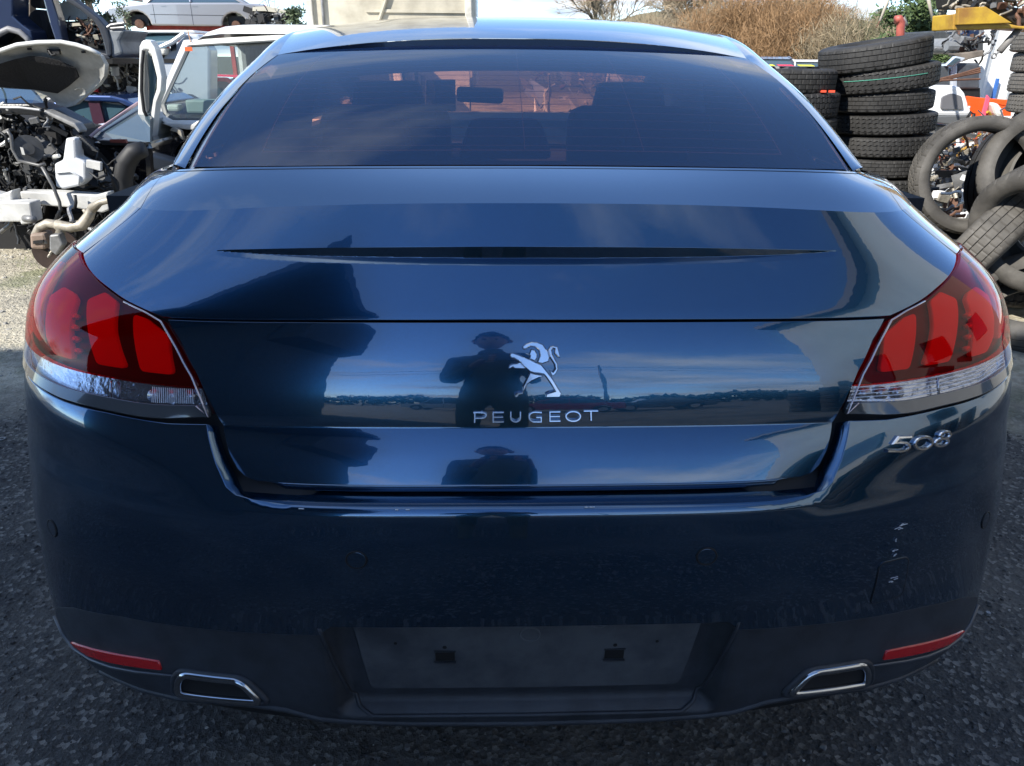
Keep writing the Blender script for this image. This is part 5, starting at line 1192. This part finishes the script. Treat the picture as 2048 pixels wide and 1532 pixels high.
# ---- vegetation and hills
def twigs(name,m,parent,cx_,cy_,z0,h,wd,n,seed,th=.012,up=.55,lenr=(.5,1.4)):
    g=random.Random(seed);V=[];F=[]
    cl=[]
    for i in range(26):
        a=g.uniform(0,6.283);r_=wd*math.sqrt(g.random());cl.append((cx_+r_*math.cos(a),cy_+r_*math.sin(a)*.7,(h*(.25+.62*g.random()))*(1-.30*(r_/wd)**2),wd*g.uniform(.20,.36)))
    for i in range(n):
        c=cl[i%26];p=Vector((c[0]+g.gauss(0,.5)*c[3],c[1]+g.gauss(0,.5)*c[3],max(.05,c[2]+g.gauss(0,.6)*c[3])));l=g.uniform(*lenr)
        d=Vector((g.gauss((p.x-c[0])/c[3]*.5,.45),g.gauss(0,.4),up*.6+g.gauss(.3,.45))).normalized()
        q=p+d*l*.5;e=q+(d+Vector((g.gauss(0,.35),g.gauss(0,.3),g.gauss(.1,.3))))*l*.5
        s=Vector((g.uniform(-1,1),g.uniform(-.3,.3),g.uniform(-.6,.6))).normalized()*th
        k=len(V);V+=[p-s,p+s,q+s*.7,q-s*.7,e];F+=[(k,k+1,k+2,k+3),(k+3,k+2,k+4)]
    return mesh_obj(name,V,F,m,parent)
def limbs(mb,p,d,l,r_,dep,g,tips,spread=.5):
    q=p+d*l;mid=p+d*l*.5+Vector((g.gauss(0,.05),g.gauss(0,.05),0))*l;mb.tube([p,mid,q],[r_,r_*.85,r_*.65],5,False)
    if dep==0:tips.append((q,d));return
    for i in range(4):
        nd=(d+Vector((g.gauss(0,spread),g.gauss(0,spread),g.gauss(.1,spread*.6)))).normalized();limbs(mb,q if i<2 else mid,nd,l*g.uniform(.6,.85),r_*.6,dep-1,g,tips,spread)
BK=mat('pale_bark',(.26,.22,.16),.8,var=.4);
def baretree(label,x,y,h,seed,lean=0,dep=5,grp='bare trees beyond the yard'):
    g=random.Random(seed);t=thing('bare_tree',label,'tree',(x,y,0),grp);mb=MB();tips=[]
    base=Vector((x,y,-.2));mb2=MB();top=base+Vector((lean,0,h*.22));mb2.tube([base,top],[h*.022,h*.016],8);mb2.build('trunk',BK,t,smooth=True)
    for i in range(3):
        limbs(mb,top,Vector((g.gauss(0,.45),g.gauss(0,.35),1)).normalized(),h*.24,h*.011,dep-1,g,tips,.42)
    mb.build('branches',BK,t)
    V=[];F=[]
    for q,d in tips:
        for i in range(7):
            e=q+(d+Vector((g.gauss(0,.5),g.gauss(0,.5),g.gauss(.15,.35)))).normalized()*h*g.uniform(.04,.09);s=Vector((g.uniform(-1,1),0,g.uniform(-1,1))).normalized()*.010
            k=len(V);V+=[q-s,q+s,e];F.append((k,k+1,k+2))
    mesh_obj('twigs',V,F,mat('twig_tan',(.40,.31,.20),.8),t)
OR1=mat('orange_twigs',(.27,.16,.075),.8);OR2=mat('tan_twigs',(.29,.23,.145),.8);OR3=mat('olive_twigs',(.17,.165,.09),.8)
def px2(px,D):return P3(px,115,D).x
def topz(py,px,D):return P3(px,py,D).z
k=0
for (px,D,ty,wd,m,desc) in((1180,40,55,2.2,OR3,'low tan bush beside the truck box'),(1255,38,48,2.2,OR2,'tan bare bush below the first bare tree'),(1335,36,32,2.2,OR2,'pale tan bush behind the sedan roof, middle'),(1405,34,18,2.3,OR2,'tall tan bare bush with loose top'),(1470,33,12,2.3,OR1,'orange brown bare bush right of the tan ones'),(1545,33,2,2.4,OR1,'tallest orange brown bush'),(1615,33,8,2.3,OR1,'orange brown bush above the shorter tyre stack'),(1680,32,30,2.0,OR2,'tan bush left of the tall tyre stack top'),(1725,31,48,1.6,OR3,'small olive bush behind the tall tyre stack'),(1890,26,60,1.6,OR3,'olive scrub under the pine, right side'),(1845,27,88,1.8,OR2,'tan scrub at the foot of the pine'),(1120,44,70,1.6,OR3,'small olive bush nearest the truck box')):
    x=px2(px,D);t=thing('bare_bush',desc,'bush',(x,D,0),'bare bushes beyond the yard');h=max(1.6,topz(ty,px,D)+.35)
    twigs('twigs',m,t,x,D,-.1,h,wd,13000,100+k,th=.009,lenr=(.25,.7))
    g=random.Random(k);mb=MB()
    for i in range(14):
        a=g.uniform(-.5,.5);mb.tube([(x+g.uniform(-1,1)*wd*.5,D+g.uniform(-.5,.5),0),(x+g.uniform(-1,1)*wd,D,h*g.uniform(.6,1.02))],[.03,.008],4,False)
    setp(mb.build('stems',BK,t),kind='stuff');k+=1
baretree('bare tree left of the others, above the sedan roof',px2(1215,42),42,7.5,5)
baretree('slender bare tree between the first and the orange bushes',px2(1310,44),44,7.8,6)
baretree('bare tree rising out of the tan bushes',px2(1440,40),40,8.2,7)
baretree('bare tree behind the orange bushes',px2(1600,46),46,7.0,8)
PN=mat('pine_needles',(.075,.115,.035),.7,col2=(.035,.06,.02),vscale=3)
def leafy(name,label,x,y,h,wd,n,m,seed,z0=.3,ls=.10,grp=None,cone=.75):
    g=random.Random(seed);t=thing(name,label,'tree',(x,y,0),grp);MB().tube([(x,y,-.2),(x+.1,y,h*.55),(x,y,h*.92)],[h*.03,h*.02,.01],8).build('trunk',BK,t,smooth=True)
    cl=[];V=[];F=[]
    for i in range(60):
        zz_=z0+(h-z0)*g.random();rr=wd*(1-cone*(zz_-z0)/(h-z0))*math.sqrt(g.random());a=g.uniform(0,6.283);cl.append((Vector((x+rr*math.cos(a),y+rr*math.sin(a),zz_)),wd*g.uniform(.16,.34)))
    for i in range(n):
        c,r_=g.choice(cl);p=c+Vector((g.gauss(0,1),g.gauss(0,1),g.gauss(0,.7)))*r_*.55
        d=Vector((g.gauss(0,1),g.gauss(0,1),g.gauss(.5,.8))).normalized()*ls*g.uniform(.6,1.4);s=d.orthogonal().normalized()*ls*.22
        k=len(V);V+=[p-s,p+s,p+d];F.append((k,k+1,k+2))
    mesh_obj('crown',V,F,m,t);return t
leafy('pine_tree','green pine tree above the tall tyre stack, upper right',px2(1858,20),20,5.2,1.15,26000,PN,3,z0=.4,ls=.15,cone=.15)
leafy('pine_tree','lighter green pine left behind the main one',px2(1815,24),24,3.4,.8,9000,mat('light_pine',(.12,.16,.06),.7),4,ls=.14,cone=.45)
leafy('small_tree','sparse green tree top beside the beige truck box',px2(600,22),22,P3(600,22,22).z,.7,2500,mat('grey_green_leaf',(.09,.12,.06),.7),5,ls=.12,cone=.9)
leafy('small_tree','dark leafy tree behind the blue shell, upper left',px2(190,16),16,3.6,.7,5000,mat('dark_leaf',(.03,.045,.02),.7),6,ls=.12)
leafy('small_tree','thin grey green sapling between shell and silver sedan',px2(262,22),22,2.6,.5,700,mat('grey_green_leaf',(0,0,0)),7,ls=.10)
# hill
V=[];F=[];nx_=90;ny_=26;HM=mat('hill_scrub',(.16,.125,.06),.9,col2=(.06,.075,.03),vscale=.09)
def hz(x,y):
    hx=px2(1700,y)
    b=sst(95,190,y)*(P3(1700,34,150).z*1.05+1.0)*(y/170)*(.12+.88*math.exp(-((x-px2(1700,150))/42)**2))
    return -.3+max(0,b)+sst(100,180,y)*noise.noise(Vector((x*.03,y*.03,0)))*2.0-7*sst(60,-10,x)
for j in range(ny_):
    y=85+j*9
    for i in range(nx_):V.append((-260+i*7,y,hz(-260+i*7,y)))
for j in range(ny_-1):
    for i in range(nx_-1):F.append((j*nx_+i,j*nx_+i+1,(j+1)*nx_+i+1,(j+1)*nx_+i))
setp(mesh_obj('hill',V,F,HM,smooth=True),kind='structure')
for i,(px,s,l) in enumerate(((1745,2.2,'lone round pine on the hill crest'),(1625,1.5,'small tree on the hill crest above the orange bushes'),(1655,1.2,'tiny tree on the hill crest, rightmost of the small pair'))):
    D=150;x=px2(px,D);z=hz(x,D);t=leafy('hill_tree',l,x,D,1,1,4,PN,30+i);
    for ch in list(t.children):bpy.data.objects.remove(ch)
    g=random.Random(i);V=[];F=[]
    for q in range(1400):
        a=Vector((g.gauss(0,1),g.gauss(0,1),g.gauss(0,1)));a=a.normalized()*g.random()**.4*s*.62;p=Vector((x,D,z+s*1.6))+Vector((a.x,a.y,a.z*1.15));d=Vector((g.gauss(0,1),g.gauss(0,1),g.gauss(0,1))).normalized()*.35;e=d.orthogonal().normalized()*.12
        k=len(V);V+=[p-e,p+e,p+d];F.append((k,k+1,k+2))
    mesh_obj('crown',V,F,mat('hill_tree_green',(.05,.07,.03),.8),t);MB().tube([(x,D,z-.5),(x,D,z+s*1.4)],.12,6).build('trunk',BK,t)
D=150
g=random.Random(77);V=[];F=[]
for q in range(16000):
    y=g.uniform(95,165);x=g.uniform(px2(1100,130),px2(2000,130));z=hz(x,y);d=Vector((g.gauss(0,.5),g.gauss(0,.5),1)).normalized()*g.uniform(.3,1.1);e=Vector((1,0,0))*.25*g.random();p=Vector((x,y,z-.1));k=len(V);V+=[p-e,p+e,p+d];F.append((k,k+1,k+2))
setp(mesh_obj('hillside_scrub',V,F,mat('scrub_green',(.09,.10,.045),.9,col2=(.18,.13,.06),vscale=.06)),'green and brown scrub covering the hillside','scrub',kind='stuff')
MB().tube([(px2(1695,140),140,6),(px2(1695,140),140,P3(1695,-20,140).z)],[.25,.1],5).build('pylon',mat('pylon_grey',(.35,.38,.4),.6));setp(bpy.data.objects['pylon'],'thin pale mast on the hill between the small trees','mast')
# grass tufts on the dirt
V=[];F=[];g=random.Random(5)
for q in range(5000):
    if g.random()<.5:x=g.uniform(-4.2,-2.6);y=g.uniform(4.2,6)
    else:x=g.uniform(2.5,4.6);y=g.uniform(3.1,4.6)
    if noise.noise(Vector((x*1.7,y*1.7,3)))<.05:continue
    d=Vector((g.gauss(0,.5),g.gauss(0,.5),1)).normalized()*g.uniform(.008,.03);e=Vector((.0015,.001,0));k=len(V);V+=[(x-.0015,y,0),(x+.0015,y,0),(x+d.x,y+d.y,d.z)];F.append((k,k+1,k+2))
setp(mesh_obj('grass',V,F,mat('short_grass',(.13,.17,.05),.8)),'short sparse grass on the sunlit dirt','grass',kind='stuff')
# ring nut and bits on the ground
c=P3(5,879,1);c=Vector(CAM)+(c-Vector(CAM))*(CAM[2]/(CAM[2]-c.z))
o=MB().tube([c+Vector((.010*math.cos(a),.010*math.sin(a),.003)) for a in lin(0,6.283,16)],.003,6,False).build('washer_ring',GREYM,smooth=True);setp(o,'small steel ring lying on the tarmac at the left edge','ring')
for (a,b_) in((815,1498),(1975,1230)):
    c=P3(a,b_,1);c=Vector(CAM)+(c-Vector(CAM))*(CAM[2]/(CAM[2]-c.z));o=MB().tube([c+Vector((0,0,.001)),c+Vector((0,0,.009))],.006,6).build('hex_nut',GREYM);setp(o,'loose steel nut on the tarmac %s'%('below the plate recess' if a<1000 else 'beside the right bumper corner'),'nut')
# ================================================================ behind the camera (seen in the paint)
BW=thing('workshop_building','dark tall workshop with overhanging roof behind the camera to the left','building',(-6.5,-8,0))
WB_=mat('workshop_wall',(.055,.055,.058),.8,var=.3)
MB().box((-9.0,-5.6,4.0),(9.8,3,8.0)).build('wall',WB_,BW)
MB().box((-8.2,-2.8,5.6),(11.2,2.5,.22)).build('canopy',WB_,BW)
MB().box((-9,-5.6,8.1),(10.2,3.4,.25)).build('roof',mat('workshop_roof',(.09,.09,.09),.7),BW)
MB().box((-8.2,-4.16,2.2),(3.2,.08,4.2)).build('door',mat('workshop_door',(.16,.15,.14),.6),BW)
MB().box((-5.2,-4.15,4.9),(1.4,.06,1.1)).build('window',DGLASS,BW)
MB().prism([(-4.1,-4.2,4.0),(-3.6,-4.2,4.2),(-3.6,-4.2,6.3),(-4.1,-4.2,7.0)],(0,-3,0)).build('gutter_box',WB_,BW)
RW=thing('white_hall','long white rendered hall to the right behind the camera','building',(9,-3,0))
MB().box((9.6,-1.5,3.1),(6,9.5,6.2)).build('wall',mat('white_render',(.42,.41,.38),.8,var=.12,vscale=1),RW)
MB().box((9.6,-1.5,6.3),(6.6,10,.2)).build('roof',mat('workshop_roof',(0,0,0)),RW)
for k in range(8):
    for j in range(5+k%3):tyre('%s tyre of stack %s in the row beside the white hall, behind the camera'%(['bottom','second','third','fourth','fifth','sixth','top'][j],['one','two','three','four','five','six','seven','eight'][k]),(5.3+.15*(k%2),-5.2+.72*k,.10+.2*j),(0,0,1),.335,.19,.335*.62,'block',TYK,'tyre stacks beside the white hall',j)
for y in(-4.2,-1.6,1.0):MB().box((6.58,y,2.2),(.06,1.1,1.2)).build('window',DGLASS,RW)
car('parked_car','red car parked behind the camera, mirrored in the boot lid',(1.9,-13,0),R(8),4.2,1.7,1.4,mat('red_car_paint',(0,0,0)))
car('parked_car','white van parked behind the camera',(-3.2,-19,0),R(10),4.6,1.8,1.9,WHITEP,cat='van')
car('parked_car','dark car parked behind the camera on the right',(5.8,-14,0),R(4),4.4,1.75,1.42,GRYP)
tt=thing('treeline','dark row of trees far behind the camera','trees',(0,-45,0))
g=random.Random(19);V=[];F=[]
for q in range(9000):
    x=g.uniform(-70,70);hh=3.2+1.6*noise.noise(Vector((x*.12,0,0)))+.8*noise.noise(Vector((x*.5,3,0)));p=Vector((x,-45+g.uniform(-2,2),hh*g.random()**.6));d=Vector((g.gauss(0,1),g.gauss(0,1),g.gauss(0,1))).normalized()*.9;e=d.orthogonal().normalized()*.4;k=len(V);V+=[p-e,p+e,p+d];F.append((k,k+1,k+2))
setp(mesh_obj('foliage',V,F,mat('dark_leaf',(0,0,0)),tt),kind='stuff')
PO=thing('utility_pole','wooden pole with wires behind the camera','pole',(5.6,-22,0))
MB().tube([(5.6,-22,0),(5.2,-22,8)],[.16,.11],10).build('post',mat('pole_wood',(.16,.13,.10),.8),PO,smooth=True)
for dz in(7.6,7.1):MB().tube([(-40,-20,dz-1.2),(-15,-21,dz-1.7),(5.2,-22,dz),(30,-23,dz-1.5)],.02,4).build('wire',BLACK,PO)
# ---- the photographer
def skin(name,joints,edges,root,m,parent,sub=2):
    me=bpy.data.meshes.new(name);off=wloc(parent);me.from_pydata([tuple(Vector(j[:3])-off) for j in joints],edges,[]);me.update();o=bpy.data.objects.new(name,me);COL.objects.link(o);o.parent=parent
    sm=o.modifiers.new('skin','SKIN');sm.use_smooth_shade=True
    for i,j in enumerate(joints):
        me.skin_vertices[0].data[i].radius=(j[3],j[4] if len(j)>4 else j[3])
    me.skin_vertices[0].data[root].use_root=True
    ss=o.modifiers.new('sub','SUBSURF');ss.levels=sub;ss.render_levels=sub;me.materials.append(m);return o
px_,py_=-.13,-.55
PE=thing('person','person in dark olive jacket holding up a phone behind the camera','person',(px_,py_,0))
J=[(px_,py_,.95,.14,.10),(px_,py_,1.15,.13,.10),(px_,py_+.01,1.36,.14,.10),(px_,py_+.03,1.47,.07,.06),(px_,py_+.05,1.56,.055,.055),
(px_-.18,py_+.01,1.38,.085),(px_-.20,py_+.13,1.10,.06),(px_-.06,py_+.42,1.19,.036),(px_+.18,py_+.01,1.38,.085),(px_+.21,py_+.13,1.10,.06),(px_+.20,py_+.42,1.19,.036),
(px_-.10,py_,.88,.09),(px_-.11,py_+.02,.48,.065),(px_-.11,py_,.10,.045),(px_-.12,py_+.14,.04,.035),(px_+.10,py_,.88,.09),(px_+.11,py_+.02,.48,.065),(px_+.11,py_,.10,.045),(px_+.12,py_+.14,.04,.035)]
skin('body',J,[(0,1),(1,2),(2,3),(3,4),(2,5),(5,6),(6,7),(2,8),(8,9),(9,10),(0,11),(11,12),(12,13),(13,14),(0,15),(15,16),(16,17),(17,18)],0,mat('olive_jacket',(.10,.10,.06),.85,var=.3),PE)
SK=mat('skin',(.42,.25,.18),.55)
bm=bmesh.new();bmesh.ops.create_uvsphere(bm,u_segments=28,v_segments=20,radius=.1)
for v in bm.verts:
    v.co.z*=1.2;v.co.x*=.82
    if v.co.y>0:v.co.y*=.95
    if v.co.z<-.03:v.co.x*=1-.25*(-v.co.z-.03)/.09
    c=v.co
    if c.y>.05:
        c.y+=.020*math.exp(-((c.x/.012)**2+((c.z+.008)/.018)**2))-.008*math.exp(-(((abs(c.x)-.032)/.014)**2+((c.z-.012)/.012)**2))+.006*math.exp(-((c.x/.022)**2+((c.z+.05)/.010)**2))
me=bpy.data.meshes.new('head');bm.to_mesh(me);bm.free();me.materials.append(SK);me.shade_smooth();hd=bpy.data.objects.new('head',me);COL.objects.link(hd);hd.parent=PE;hd.location=(0,.07,1.66);hd.rotation_euler=(R(-22),0,0)
for sx in(-1,1):
    e=MB().tube([(px_+sx*.030,py_+.07+.078,1.655),(px_+sx*.030,py_+.07+.092,1.650)],.011,10);e.build('eye',mat('eye_dark',(.05,.04,.03),.2),PE,smooth=True)
    e=MB().tube([(px_+sx*.082,py_+.07,1.69),(px_+sx*.092,py_+.06,1.665),(px_+sx*.082,py_+.07,1.635)],.012,8).build('ear',SK,PE,smooth=True)
bm=bmesh.new();bmesh.ops.create_uvsphere(bm,u_segments=24,v_segments=16,radius=.112)
for v in bm.verts:
    v.co.x*=.80;v.co.z*=1.1;v.co+=Vector((0,-.012,.016));n_=noise.noise(v.co*40);v.co*=1+.05*n_
bmesh.ops.delete(bm,geom=[v for v in bm.verts if v.co.z<-.02+.9*max(0,v.co.y)],context='VERTS')
me=bpy.data.meshes.new('hair');bm.to_mesh(me);bm.free();me.materials.append(mat('black_hair',(.012,.010,.009),.6));me.shade_smooth();hr=bpy.data.objects.new('hair',me);COL.objects.link(hr);hr.parent=PE;hr.location=(0,.07,1.66);hr.rotation_euler=(R(-22),0,0)
for sg in(-1,1):
    wx=(px_-.06) if sg<0 else (px_+.20);w0=Vector((wx,py_+.42,1.19));tgt=Vector((CAM[0]+sg*.068,-.035,1.245))
    J=[(*w0,.026,.020),(*(w0*.35+tgt*.65),.030,.016),(*tgt,.026,.013)];E_=[(0,1),(1,2)]
    skin('hand_palm',J,E_,0,SK,PE,1)
    for f_,(dz,l) in enumerate(((.028,.9),(.010,1.0),(-.008,.95),(-.026,.78))):
        b0=tgt+Vector((0,-.002,dz));b1=b0+Vector((-sg*.020,.022*l,0));b2=b1+Vector((-sg*.024*l,.004,0))
        skin('finger',[(*b0,.009),(*b1,.0085),(*b2,.007)],[(0,1),(1,2)],0,SK,PE,1)
    b0=tgt+Vector((0,-.012,.02));skin('thumb',[(*b0,.011),(*(b0+Vector((-sg*.02,-.010,.018))),.010),(*(b0+Vector((-sg*.04,-.008,.024))),.008)],[(0,1),(1,2)],0,SK,PE,1)
ph=MB().box((CAM[0],-.020,1.262),(.150,.009,.073)).build('phone',mat('phone_black',(.01,.01,.012),.1,coat=1),None,bev=.003);setp(ph,'black phone held sideways by the person','phone')
# bumper scratches on edge, small ones on the lid
g=random.Random(3);b=MB()
for (s,z,n,l) in((-.325,.6985,1,.01),(.08,.7005,3,.006),(-.19,.6990,2,.008)):
    for i in range(n):
        a=s+g.uniform(-.01,.01);b.tube([Vector(B(a,z)+BN(a,z,0,.6,.702)*.0008),Vector(B(a+l*g.uniform(.4,1),z)+BN(a,z,0,.6,.702)*.0008)],.0009,4)
b.build('edge_chips',mat('bare_scratch',(0,0,0)),BMP)
